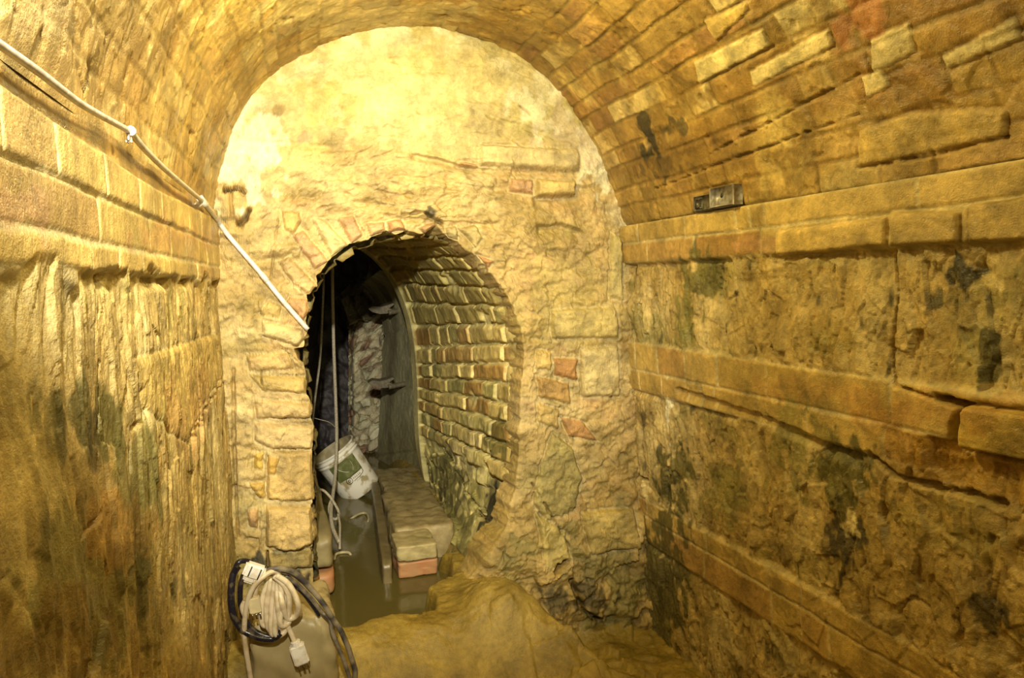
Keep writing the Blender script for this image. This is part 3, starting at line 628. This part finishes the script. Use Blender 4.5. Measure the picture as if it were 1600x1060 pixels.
def rock_box(bm, c, size, rotz=0, seed=0, amp=.006, sub=12, rnd=.15, shear=(0, 0)):
    """a worn block: subdivided, rounded and roughened"""
    main = bm; bm = bmesh.new(); bmesh.ops.create_cube(bm, size=1.0)
    bmesh.ops.subdivide_edges(bm, edges=bm.edges[:], cuts=sub, use_grid_fill=True); seen = bm.verts[:]
    sx, sy, sz = size; R = Matrix.Rotation(rotz, 3, 'Z'); 
    A = np.array([v.co[:] for v in seen])*2
    nrm = np.linalg.norm(A, axis=1, keepdims=True); p = 1/rnd
    lp = (np.abs(A)**p).sum(1, keepdims=True)**(1/p)
    Bq = A/lp*np.abs(A).max(1, keepdims=True)
    n = fbm(Bq[:, 0]*sx*12+Bq[:, 2]*sz*9+seed, Bq[:, 1]*sy*12-Bq[:, 2]*sz*7, seed, 4) + .7*facets(Bq[:, 0]*sx*9+Bq[:, 2]*sz*9+seed, Bq[:, 1]*sy*9-Bq[:, 2]*sz*8, seed+4)
    for v, q, k in zip(seen, Bq, n):
        co = Vector((q[0]*sx/2, q[1]*sy/2, q[2]*sz/2)); d = Vector(q).normalized(); co += d*amp*k
        co.x += shear[0]*co.z; co.y += shear[1]*co.z
        v.co = R @ co + Vector(c)
    tmp = bpy.data.meshes.new('tmp'); bm.to_mesh(tmp); bm.free(); main.from_mesh(tmp); bpy.data.meshes.remove(tmp)
def mat_stone(name, c1, c2, rough=.5, sc=9, bump=.5): return mat_plain(name, c1, rough, 0, c2, sc, bump, (.35, .7), bd=.01)
m_brk_y = mat_stone('yellow_brick', (.48, .40, .20), (.32, .26, .11), .45, 18, .8); m_brk_r = mat_stone('red_brick', (.46, .20, .09), (.40, .26, .12)); m_ledge = mat_stone('ledge_stone', (.38, .30, .15), (.20, .155, .065), .45, 16, .9)
m_curb = mat_stone('wet_dark_curb', (.13, .10, .045), (.22, .17, .08), .35, 14)
def struct(o): o['kind'] = 'structure'; return o
# right ledge : a front pier of three bricks, then rising blocks behind
yl = 3.33
def span(pl, pr, py, Y): a = at(pl, py, Y); b = at(pr, py, Y); return a, b
def zat(px, py, Y): return at(px, py, Y)[2]
def xat(px, py, Y): return at(px, py, Y)[0]
ybnds = [852, 877, 903, 930]
x0, x1 = xat(621, 880, yl), xat(683, 880, yl)
for i, mt in enumerate((m_brk_y, m_brk_r, mat_stone('brown_brick', (.40, .27, .12), (.42, .19, .08)))):
    bm = bmesh.new(); zt, zb = zat(650, ybnds[i], yl), zat(650, ybnds[i+1], yl)
    rock_box(bm, ((x0+x1)/2+.004*i, yl+.11, (zt+zb)/2), (x1-x0, .22, zt-zb-.004), 0, 5+i, .005, 16, .05)
    o = struct(bm_obj('trim_%d' % (i+1), bm, mt))
bm = bmesh.new(); zt = zat(650, 852, yl)
def led(ya, yb, za, xl_, xr_, sd, am): rock_box(bm, ((xl_+xr_)/2, (ya+yb)/2, za-.15), (xr_-xl_, yb-ya, .30), 0, sd, am, 18, .06)
led(yl+.215, yl+.52, zt+.012, xat(617, 850, yl+.215), x1+.13, 11, .009); led(yl+.53, yl+1.0, zt-.015, xat(611, 800, yl+.53), x1+.15, 12, .012); led(yl+.98, yl+1.75, zt-.055, xat(607, 765, yl+.98), x1+.22, 13, .014)
struct(bm_obj('trim_4', bm, m_ledge))
# curb along the water
a = at(612, 928, 3.30); c = at(590, 760, 4.75)
bm = bmesh.new(); mid = (a+c)/2; L_ = math.hypot(c[0]-a[0], c[1]-a[1]); ang = math.atan2(c[1]-a[1], c[0]-a[0])
rock_box(bm, (mid[0]-.015, mid[1], -.085), (L_, .05, .20), ang, 21, .006, 14, .10); struct(bm_obj('trim_5', bm, m_curb))
# left brick ledge behind the jamb
m_lb = mat_stone('left_ledge_brick', (.30, .25, .12), (.22, .17, .08))
bm = bmesh.new(); xa = xat(470, 880, 3.22); xb = xat(519, 880, 3.22); zc, zd = zat(505, 838, 3.22), zat(505, 895, 3.22)
rock_box(bm, ((xa+xb)/2, 3.22+.45, (zc+zd)/2), (xb-xa, .90, zc-zd), .03, 31, .005); rock_box(bm, ((xa+xb)/2-.02, 4.5, zc-.12), (xb-xa+.02, .9, .16), .05, 33, .006); struct(bm_obj('trim_6', bm, m_lb))
bm = bmesh.new(); ze = zat(505, 935, 3.22); rock_box(bm, ((xa+xb)/2, 3.22+.45, (zd+ze)/2-.002), (xb-xa+.008, .90, zd-ze), .03, 32, .004); struct(bm_obj('trim_7', bm, m_brk_r))

# ------------------------------------------------------------------ tubes, lathes, small shapes
def spline(pts, n=8):
    pts = [np.array(p, float) for p in pts]
    if len(pts) < 3: return [pts[0]+(pts[1]-pts[0])*t for t in np.linspace(0, 1, n)]
    P = [2*pts[0]-pts[1]]+pts+[2*pts[-1]-pts[-2]]; out = []
    for i in range(1, len(P)-2):
        for t in np.linspace(0, 1, n, endpoint=False):
            a, b, c, d = P[i-1:i+3]
            out.append(.5*((2*b)+(-a+c)*t+(2*a-5*b+4*c-d)*t*t+(-a+3*b-3*c+d)*t**3))
    out.append(pts[-1]); return out
def tube(bm, pts, r, seg=10, n=8, smooth=True, rad=None, flat=1.0):
    q = spline(pts, n) if smooth else [np.array(p, float) for p in pts]
    T = np.gradient(np.array(q), axis=0); T /= np.linalg.norm(T, axis=1, keepdims=True)+1e-12
    nrm = np.cross(T[0], (0, 0, 1)); 
    if np.linalg.norm(nrm) < 1e-3: nrm = np.cross(T[0], (1, 0, 0))
    nrm /= np.linalg.norm(nrm); rings = []
    for i, (p, t) in enumerate(zip(q, T)):
        nrm = nrm-np.dot(nrm, t)*t; nrm /= np.linalg.norm(nrm)+1e-12; bn = np.cross(t, nrm)
        ri = (rad[min(int(i/len(q)*len(rad)), len(rad)-1)] if rad else r)
        rings.append([bm.verts.new(p+ri*(math.cos(2*math.pi*k/seg)*nrm+flat*math.sin(2*math.pi*k/seg)*bn)) for k in range(seg)])
    for a, b in zip(rings[:-1], rings[1:]):
        for k in range(seg): bm.faces.new((a[k], a[(k+1) % seg], b[(k+1) % seg], b[k]))
    bm.faces.new(rings[0][::-1]); bm.faces.new(rings[-1])
def obox(bm, c, ax, size, bev=.0):      # oriented box; ax = three unit vectors
    r = bmesh.ops.create_cube(bm, size=1.0)
    for v in r['verts']:
        p = np.array(c)+sum(ax[i]*v.co[i]*size[i] for i in range(3)); v.co = p
    if bev: bmesh.ops.bevel(bm, geom=list({e for v in r['verts'] for e in v.link_edges}), offset=bev, segments=3, affect='EDGES')
def unit(v): v = np.array(v, float); return v/np.linalg.norm(v)
# a frame that faces the viewer's side of the tunnel, built from the run of the tunnel
def frame(dirpx, p, Yd):      # axis following an image direction at depth
    a = at(p[0], p[1], Yd); b = at(p[0]+dirpx[0], p[1]+dirpx[1], Yd); x = unit(b-a); y = np.array([0, 1., 0]); y = unit(y-np.dot(y, x)*x); return x, y, np.cross(x, y)

m_pvc = mat_plain('grey_white_conduit', (.62, .58, .52), .35, 0, (.45, .40, .33), 40, .05)
m_conduit = mat_plain('white_conduit', (.72, .70, .68), .35, 0, (.55, .52, .50), 40, .05)
m_cord = mat_plain('cream_cord', (.66, .56, .38), .4, 0, (.50, .40, .24), 35, .1)
m_plug = mat_plain('white_plug_plastic', (.80, .77, .70), .35, 0, (.62, .56, .45), 30, .05)
m_black = mat_plain('muddy_black_rubber', (.012, .011, .018), .25, 0, (.13, .10, .06), 34, .4, (.55, .72))
m_mudhose = mat_plain('mud_coated_hose', (.24, .20, .13), .5, 0, (.05, .043, .04), 24, .5, (.40, .62))
m_slot = mat_plain('dark_slot', (.02, .02, .02), .6)
m_steel = mat_plain('bright_pin_metal', (.7, .72, .8), .2, 1.0)
m_galv = mat_plain('galvanised_steel', (.42, .41, .42), .42, .3, (.24, .22, .16), 60, .2)
m_rust = mat_plain('rusty_iron', (.13, .11, .075), .6, .1, (.20, .16, .10), 60, .4)
m_rope = mat_plain('dirty_rope', (.50, .45, .36), .7, 0, (.36, .31, .22), 120, .4)
m_stonebl = mat_plain('pale_stone_block', (.36, .29, .14), .45, 0, (.26, .20, .085), 6, .5, (.35, .7), bd=.01)

# electric cable along the left springing, then down the end wall
root = empty('electric_cable', tuple(SV.world(200, 203, .012)), 'pale grey cable clipped along the left springing of the vault and down the end wall', 'cable')
line1 = [(-60, 25), (-25, 52), (0, 70), (60, 112), (120, 158), (160, 182), (203, 205)]
line2 = [(203, 205), (225, 232), (255, 262), (285, 288), (318, 315)]
def inv(o, parent):      # keep world placement under an unrotated parent at a location
    o.matrix_parent_inverse = Matrix.Translation(-Vector(parent.location)); return o
def part(name, bm, m, parent, label=None, smooth=True):
    o = bm_obj(name, bm, m, parent, smooth); 
    o.location = (0, 0, 0)
    off = Vector(parent.matrix_world.translation) if False else Vector(parent.location)
    p = parent.parent
    while p is not None: off = off + Vector(p.location); p = p.parent
    o.data.transform(Matrix.Translation(-off))
    if label: o['label'] = label
    return o
def base_v(px, py, off):      # first point along the sight line that comes within off of the left springing
    r = ray(px, py); iz = np.argmax(pv[:, 1])
    for t in np.linspace(.3, 4.0, 1500)/F:
        p = CAM+r*t
        if p[1] > D-.03: break
        xv = np.interp(p[2], pv[:iz, 1], pv[:iz, 0])+(p[1]-D)*Ld[0]
        if p[0]-xv < off: break
    return p
def base_v_old(px, py, off):   # vault base surface, without its roughness, so a taut cable stays taut
    k = SV.near(px, py); return SV.P[k]+SV.N[k]*off
bm = bmesh.new(); tube(bm, [base_v(x, y, .022) for x, y in line1], .0056); part('cable_run', bm, m_pvc, root)
bm = bmesh.new(); tube(bm, [base_v(x, y, .022) for x, y in line2[:-1]]+[base_v(316, 314, .024)], .0064); part('cable_run', bm, m_pvc, root)
bm = bmesh.new(); tube(bm, [base_v(316, 314, .024), at(340, 345, D-.04), at(360, 372, D-.035), at(408, 428, D-.033), at(440, 468, D-.035), at(481, 515, D-.03)], .0088); tube(bm, [at(408, 428, D-.033), at(418, 440, D-.033)], .0105, n=2); part('conduit', bm, m_conduit, root, 'white rigid conduit')
bm = bmesh.new()
for t_a in ((205, 205, .026, .010), ):
    c = base_v(t_a[0], t_a[1], t_a[2]); d = unit(base_v(225, 232, .02)-base_v(190, 196, .02))
    tube(bm, [c-d*.006, c+d*.006], .0085, smooth=False, seg=14)
    obox(bm, c+np.array([0, 0, -.012])+np.array([-.004, 0, 0]), (d, unit(np.cross(d, (0, 0, 1))), unit(np.cross(d, np.cross(d, (0, 0, 1))))), (.012, .006, .014), .002)
part('clip', bm, m_plug, root, 'white plastic clip')
bm = bmesh.new(); c = base_v(316, 314, .024); tube(bm, [c-np.array([.008, .008, -.010]), c+np.array([.008, .008, -.012])], .0110, smooth=False, seg=14); obox(bm, c+np.array([-.012, .0, -.012]), np.eye(3), (.02, .02, .012), .003)
part('clip', bm, m_plug, root, 'white plastic clip')

# stone block in the near left corner
YB = 2.45
cb = at(452, 1010, YB+.06)
bm = bmesh.new(); zt = zat(450, 962, YB); xa, xb = xat(388, 1000, YB-.02), xat(524, 1000, YB-.02)
rock_box(bm, ((xa+xb)/2, YB+.12, (zt-.50)/2), (xb-xa, .30, zt+.50), .05, 41, .012, 30, .07)
sb = bm_obj('stone_block', bm, m_stonebl); tag(sb, 'squared tan stone block on the mud floor under the coiled cords', 'stone')

# cream extension cord
yc = YB-.062
root = empty('extension_cord', tuple(at(430, 950, yc)), 'cream extension cord wound in a bundle with its plug dangling over the stone block', 'extension cord')
bm = bmesh.new()
def Q(px, py, dy=0): return at(px, py, yc-dy)
loops = [((420, 905), (409, 942), (411, 976), (428, 972), (422, 940)), ((424, 903), (417, 945), (419, 980), (432, 984), (434, 940)), ((430, 902), (425, 945), (424, 988), (438, 988), (440, 940)),
         ((434, 902), (432, 945), (430, 990), (446, 984), (446, 935)), ((438, 903), (440, 940), (438, 976), (452, 970), (448, 930)), ((428, 900), (444, 915), (452, 935), (449, 968), (438, 980), (434, 940)), ((432, 899), (452, 915), (466, 945), (463, 962), (449, 966), (440, 940))]
for i, lp in enumerate(loops):
    pts = [Q(x, y, .012+.006*i if j % 5 in (0, 1, 2) else .008+.003*i) for j, (x, y) in enumerate(lp)]
    pts.append(Q(lp[0][0]+2, lp[0][1]-2, .0)); tube(bm, pts, .0088, n=8)
tube(bm, [Q(394, 1075, .0), Q(389, 1045, .0), Q(383, 1005, .01), Q(382, 975, .02), Q(387, 940, .04), Q(396, 918, .055), Q(410, 903, .06), Q(428, 893, .05), Q(436, 900, .03)], .0078, n=10)
tube(bm, [Q(398, 932, .03), Q(402, 915, .045), Q(415, 900, .05), Q(432, 890, .045)], .0075)
tube(bm, [Q(383, 940, .02), Q(379, 950, .02), Q(384, 965, .02)], .0085)
tube(bm, [Q(447, 974, .02), Q(454, 988, .022), Q(459, 1000, .022), Q(462, 1006, .022)], .0078)
part('cord', bm, m_cord, root)
# dangling plug
ax = frame((10, 30), (466, 1025), yc-.02)
bm = bmesh.new(); c = Q(468, 1022, .025); obox(bm, c, ax, (.062, .030, .044), .004)
tube(bm, [c-ax[0]*.042, c-ax[0]*.028], .014, smooth=False, seg=12); pg = part('plug', bm, m_plug, root, 'white three pin plug', False)
for k in (-1, 0, 1):
    bm = bmesh.new(); obox(bm, c+ax[0]*.041+ax[2]*k*.0135+ax[1]*(.004 if k == 0 else 0), ax, (.026, .006, .004 if k else .007), .001)
    part('pin', bm, m_steel, pg)
# second plug lying in the bundle
ax = frame((4, 24), (398, 945), yc); c = Q(398, 945, .035); bm = bmesh.new(); obox(bm, c, ax, (.046, .028, .032), .003); pg = part('plug', bm, mat_plain('yellowed_plug', (.66, .56, .32), .4), root, 'yellowed three pin plug', False)
for k in (-1, 0, 1):
    bm = bmesh.new(); obox(bm, c+ax[0]*.034+ax[2]*k*.011, ax, (.022, .005, .005), .001); part('pin', bm, m_steel, pg)
# three-way outlet head
ax = frame((28, 9), (397, 893), yc); c = Q(397, 893, .05); bm = bmesh.new(); obox(bm, c, ax, (.060, .034, .044), .007)
obox(bm, c-ax[2]*.024+ax[0]*-.004, ax, (.036, .028, .022), .006); oh = part('outlet_head', bm, m_plug, root, 'white three way outlet head', False)
for k in (-.012, .016):
    bm = bmesh.new(); obox(bm, c-ax[1]*.0165+ax[0]*k+ax[2]*.001, ax, (.0035, .004, .030), 0); part('slot', bm, m_slot, oh, 'dark slot')

# black muddy hose looped round the bundle
bm = bmesh.new()
tube(bm, [Q(372, 885, -.01), Q(364, 900, .0), Q(361, 930, .01), Q(364, 960, .015), Q(376, 982, .012), Q(392, 992, .018), (Q(410, 998, .02)), Q(428, 998, .02), Q(437, 990, .03)], .0105, n=8)
tube(bm, [Q(437, 990, .03), Q(424, 996, .02), Q(400, 988, .012), Q(384, 970, .005), Q(376, 945, .0), Q(376, 915, .01), Q(382, 895, .02)], .008, n=8)
tube(bm, [Q(366, 895, .0), Q(372, 880, .01), Q(384, 877, .0), Q(400, 884, .0), Q(418, 890, .02)], .008, n=8)
h = bm_obj('rubber_hose', bm, m_black); tag(h, 'shiny black rubber hose looped around the cream cord bundle', 'hose')
# mud coated hose hanging over the block to the right
bm = bmesh.new()
tube(bm, [Q(412, 896, .03), Q(430, 889, .05), Q(452, 892, .04), Q(470, 903, .03), Q(490, 925, .02), Q(508, 948, .02), Q(520, 968, .015), Q(532, 985, .01), Q(543, 1010, .0), Q(551, 1035, 0), Q(555, 1052, .0), Q(552, 1072, 0)], .0085, n=8)
tube(bm, [Q(446, 900, .02), Q(466, 915, .0), Q(488, 938, -.01), Q(504, 958, -.02), Q(516, 970, .0), Q(518, 985, .0), Q(528, 1010, .0), Q(540, 1040, .0), Q(547, 1062, .0), Q(556, 1075, 0)], .0068, n=8)
tube(bm, [Q(440, 893, .03), Q(462, 900, .025), Q(486, 922, .015), Q(506, 945, .012), Q(519, 965, .01)], .0075, n=8)
h = bm_obj('muddy_hose', bm, m_mudhose); tag(h, 'mud coated doubled hose draped over the right side of the stone block', 'hose')
bm = bmesh.new(); tube(bm, [Q(454, 912, -.01), Q(472, 926, -.02), Q(486, 944, -.03), Q(498, 962, -.035)], .010, n=6, flat=.6); h = bm_obj('rubber_flap', bm, m_black)
tag(h, 'short flat black rubber strip between the muddy hose and the cord bundle', 'strip')

# galvanised bracket on the right wall
def on_right(px, py, off=0.0):
    k = SR.near(px, py); return right_pt(np.array(SR.U[k]), np.array(SR.V[k]))
bx = SV.world(1125, 325, 0)
a = SV.world(1092, 325, .012); b_ = SV.world(1155, 312, .012)
k = SR.near(1125, 342); a = right_pt(np.array(SR.U[SR.near(1099, 353)]), np.array(zR))+np.array([-.022, 0, .004]); b_ = right_pt(np.array(SR.U[SR.near(1167, 341)]), np.array(zR))+np.array([-.022, 0, .004])
X_ = unit(b_-a); Nn_ = unit(np.cross(X_, (0, 0, 1))); 
if Nn_[0] > 0: Nn_ = -Nn_
Zz = unit(np.cross(Nn_, X_)); Zz = Zz*np.sign(Zz[2])
Lb = np.linalg.norm(b_-a)
root = empty('metal_bracket', tuple(a), 'small galvanised steel strap box sitting on the top brick course of the right wall', 'bracket')
def channel(bm, c, L, h, dep, th=.003):
    obox(bm, c+Nn_*dep*.5, (X_, Nn_, Zz), (L, th, h), .0008)                      # face plate
    obox(bm, c-Zz*(h/2), (X_, Nn_, Zz), (L, dep, th), .0008)
    obox(bm, c+X_*(L/2), (X_, Nn_, Zz), (th, dep, h), .0008); obox(bm, c-X_*(L/2), (X_, Nn_, Zz), (th, dep, h), .0008)
bm = bmesh.new(); channel(bm, a+X_*Lb*.72+Zz*.034+Nn_*.004, Lb*.52, .062, .03); p1 = part('box_section', bm, m_galv, root, 'bright grey half with a bolt hole')
c = a+X_*Lb*.72+Zz*.034+Nn_*.004
bm = bmesh.new(); tube(bm, [c+Nn_*.0165+Zz*.002, c+Nn_*.018+Zz*.002], .007, smooth=False, seg=12); part('bolt_hole', bm, m_slot, p1, 'dark bolt hole')
bm = bmesh.new(); 
for zz in (-1, 1): pass
obox(bm, c+Nn_*.0175-Zz*.029, (X_, Nn_, Zz), (Lb*.52, .004, .004), .001); obox(bm, c+Nn_*.0175-X_*Lb*.258, (X_, Nn_, Zz), (.004, .004, .062), .001); obox(bm, c+Nn_*.0175+X_*Lb*.258, (X_, Nn_, Zz), (.004, .004, .062), .001)
part('rim', bm, m_plug, p1, 'pale edge')
bm = bmesh.new(); c = a+X_*Lb*.22+Zz*.026; channel(bm, c, Lb*.46, .050, .022); obox(bm, c+Nn_*.014-X_*.02, (X_, Nn_, Zz), (.030, .008, .030), .003)
part('box_section', bm, mat_plain('stained_steel', (.26, .25, .20), .45, .5, (.14, .12, .08), 70, .3), root, 'dirty grey half')

# bucket hanging in the shaft
yb = 4.80
mouth = at(517, 699, yb); bot = at(565, 766, yb+.012)
axv = unit(bot-mouth); Lk_ = .318
cam_r = unit(np.array([math.cos(yaw), -math.sin(yaw), 0]))
bx_ = unit(np.cross(axv, (0, 1, 0))); by_ = np.cross(axv, bx_)
if by_[1] > 0: by_ = -by_; bx_ = -bx_        # by_ points back toward the tunnel mouth
root = empty('plastic_bucket', tuple(bot), 'dirty white plastic bucket with green label hanging tilted on a rope over the water', 'bucket')
m_bucket = mat_plain('dirty_white_plastic', (.85, .82, .76), .42, 0, (.42, .35, .20), 16, .08, (.50, .62))
m_inside = mat_plain('muddy_bucket_inside', (.30, .24, .13), .6, 0, (.42, .36, .24), 20, .2)
def lathe(bm, prof_, seg=56):
    rings = []
    for (r, h_) in prof_:
        rings.append([bm.verts.new(bot-axv*h_+r*(math.cos(2*math.pi*k/seg)*bx_+math.sin(2*math.pi*k/seg)*by_)) for k in range(seg)])
    for p, q in zip(rings[:-1], rings[1:]):
        for k in range(seg): bm.faces.new((p[k], p[(k+1) % seg], q[(k+1) % seg], q[k]))
    return rings
R0, R1 = .126, .137
def rad_at(h_): return R0+(R1-R0)*h_/Lk_
bm = bmesh.new()
r = lathe(bm, [(.001, 0), (R0*.9, 0), (R0-.004, .002), (R0, .008)]+[(rad_at(x), x) for x in (.08, .16, .24)]+[(rad_at(.258), .258), (R1+.007, .265), (R1+.007, .269), (R1-.001, .271), (R1, .280), (R1+.008, .283), (R1+.008, .289), (R1, .292), (R1+.001, .306), (R1+.006, .308), (R1+.006, Lk_), (R1-.004, Lk_)])
part('body', bm, m_bucket, root)
bm = bmesh.new(); lathe(bm, [(R1-.004, Lk_), (R1-.006, .30), (R0-.005, .012), (.001, .012)]); part('inner_wall', bm, m_inside, root, 'mud stained inside')
def patch(bm, a0, a1, h0, h1, off=.0012, na=18, nh=8):
    g = [[bm.verts.new(bot-axv*(h0+(h1-h0)*j/nh)+(rad_at(h0+(h1-h0)*j/nh)+off)*(math.cos(math.radians(a0+(a1-a0)*i/na))*bx_+math.sin(math.radians(a0+(a1-a0)*i/na))*by_)) for j in range(nh+1)] for i in range(na+1)]
    for i in range(na):
        for j in range(nh): bm.faces.new((g[i][j], g[i+1][j], g[i+1][j+1], g[i][j+1]))
def stroke(bm, pts, r_=.0022, off=.0015):
    r_ = r_*1.45  # pts (angle, height) on the bucket
    q = [bot-axv*h_+(rad_at(h_)+off)*(math.cos(math.radians(a_))*bx_+math.sin(math.radians(a_))*by_) for a_, h_ in pts]
    tube(bm, q, r_, seg=6, n=5, flat=.35)
# which way is image-right round the bucket
sgx = 1 if np.dot(bx_, RT) > 0 else -1
def A(deg): return 90 - sgx*deg         # 0 = facing the viewer side, positive = right
bm = bmesh.new(); patch(bm, A(-34), A(40), .145, .257)
lb_ = part('paper_label', bm, mat_plain('faded_green_label', (.11, .13, .035), .55, 0, (.20, .21, .09), 30, .1), root, 'faded dark green label')
bm = bmesh.new(); stroke(bm, [(A(-16), .252), (A(-15), .225), (A(-6), .196), (A(4), .178)], .0028); stroke(bm, [(A(22), .238), (A(22), .20), (A(16), .172)], .0016)
part('label_line', bm, m_bucket, lb_, 'pale curved line on the label')
bm = bmesh.new()
cxa, cxh = -8, .128
stroke(bm, [(A(cxa+8*math.cos(t)), cxh+.019*math.sin(t)) for t in np.linspace(0, 2*math.pi, 12)], .0030); stroke(bm, [(A(cxa+3.2*math.cos(t)), cxh+.008*math.sin(t)) for t in np.linspace(0, 2*math.pi, 9)], .0026)
stroke(bm, [(A(-1), .142), (A(8), .150), (A(22), .150), (A(34), .152)], .0022); stroke(bm, [(A(2), .112), (A(12), .116), (A(26), .118), (A(36), .126), (A(38), .146)], .0026)
for i in range(5): stroke(bm, [(A(4+5*i), .126), (A(5+5*i), .138)], .0017); stroke(bm, [(A(4+5*i), .126), (A(7+5*i), .130)], .0014)
for i in range(7): stroke(bm, [(A(8+3.2*i), .100), (A(9+3.2*i), .108-.003*(i % 2))], .0014)
part('printed_logo', bm, mat_plain('dark_brown_print', (.03, .018, .016), .5), root, 'dark brown swirl logo')
# ropes from the shaft
bm = bmesh.new(); tube(bm, [at(517, 250, yb-.04), at(519, 400, yb-.04), at(520, 480, yb-.04), at(522, 560, yb-.05), at(525, 640, yb-.10), at(526, 690, yb-.22), at(524, 740, 4.42), at(520, 775, 4.22),
         at(517, 800, 4.04), at(519, 822, 3.90), at(525, 838, 3.80), at(530, 847, 3.74)], .0098, n=10)
tube(bm, [at(499, 765, 4.16), at(507, 768, 4.14), at(518, 780, 4.12), at(529, 800, 4.05), at(526, 811, 4.0), at(518, 809, 4.02), at(514, 795, 4.08), at(517, 782, 4.14)], .0070, n=8)
tube(bm, [at(528, 803, 4.03), at(531, 820, 3.92), at(531, 845, 3.76), at(531, 858, 3.70)], .0062, n=8)
o = bm_obj('hoist_rope', bm, m_rope); tag(o, 'thick pale rope hanging straight down the shaft across the bucket and looping over the water', 'rope')
bm = bmesh.new(); tube(bm, [at(508, 300, yb+.2), at(506, 420, yb+.15), at(504, 485, yb+.1), at(500, 560, yb), at(492, 625, yb-.05), at(486, 680, yb-.1), at(482, 740, yb-.12)], .0070, n=8)
o = bm_obj('thin_rope', bm, m_rope); tag(o, 'thinner pale rope slanting down left of the hoist rope near the arch jamb', 'rope')
bm = bmesh.new(); tube(bm, [at(484, 652, yb-.08), at(500, 656, yb-.08), at(514, 660, yb-.1), at(524, 668, yb-.17)], .0022, n=8)
o = bm_obj('string', bm, m_rope); tag(o, 'thin dark string stretched from the arch jamb to the hoist rope just above the bucket', 'string')

# bits of cord standing out of the water
m_bit = mat_plain('bleached_cord', (.50, .43, .26), .6)
for i, (pts, lab) in enumerate(((((522, 876), (524, 870), (532, 866), (545, 866), (549, 868)), 'pale bent cord poking from the water nearest the left ledge'),
                 (((546, 811), (556, 808), (566, 804), (573, 805), (576, 812), (574, 817)), 'pale curved cord floating on the dark water just under the bucket'),
                 (((588, 865), (596, 866), (598, 872), (596, 878)), 'small faint cord hook in the water beside the right curb'))):
    q = []
    for j, (x, y) in enumerate(pts):
        g = ground(x, y, WZ); q.append(g+np.array([0, 0, .006 if 0 < j < len(pts)-1 else -.008]))
    bm = bmesh.new(); tube(bm, q, .0065 if i < 2 else .005, n=6); o = bm_obj('cord_scrap', bm, m_bit); tag(o, lab, 'cord scrap', 'cord scraps in the water')

# blue plastic scrap on the ledge
g = at(651, 777, 4.36); bm = bmesh.new()
tube(bm, [at(645, 771, 4.4), at(648, 777, 4.37), at(654, 778, 4.36), at(658, 781, 4.36)], .009, n=5, flat=.6); o = bm_obj('plastic_scrap', bm, mat_plain('blue_plastic', (.02, .05, .75), .35))
tag(o, 'small bright blue plastic scrap on the far right ledge against the wall', 'scrap')

# iron brackets on the grey lining
def iron(c0, Yi, lab, k=1.0):
    p0 = at(c0[0], c0[1], Yi)
    root = empty('iron_bracket', tuple(p0), lab, 'bracket', 'iron brackets on the shaft lining')
    bm = bmesh.new(); tube(bm, [at(c0[0]+38, c0[1]-3, Yi), at(c0[0]+20, c0[1], Yi-.02), at(c0[0]+5, c0[1]+3, Yi-.04)], .017, seg=12, n=4); part('bar', bm, m_rust, root)
    bm = bmesh.new()
    top = [(-27, -3), (-20, -7), (-8, -6), (4, -9), (12, -12), (14, -10), (6, -4), (12, -1), (4, 4), (-8, 5), (-20, 2)]
    pts = [at(c0[0]+x*k, c0[1]+y*k, Yi-.03-.001*x) for x, y in top]
    a_ = [bm.verts.new(p) for p in pts]; f = bm.faces.new(a_)
    r_ = bmesh.ops.extrude_face_region(bm, geom=[f]); 
    for v in [g_ for g_ in r_['geom'] if isinstance(g_, bmesh.types.BMVert)]: v.co += Vector((0, .05, .012))
    bmesh.ops.recalc_face_normals(bm, faces=bm.faces); part('blade', bm, m_rust, root, 'flat forked iron blade', smooth=False)
iron((602, 486), 5.25, 'rusty forked iron bracket jutting from the shaft lining, upper of two'); iron((602, 602), 5.2, 'rusty forked iron bracket jutting from the shaft lining, lower of two')
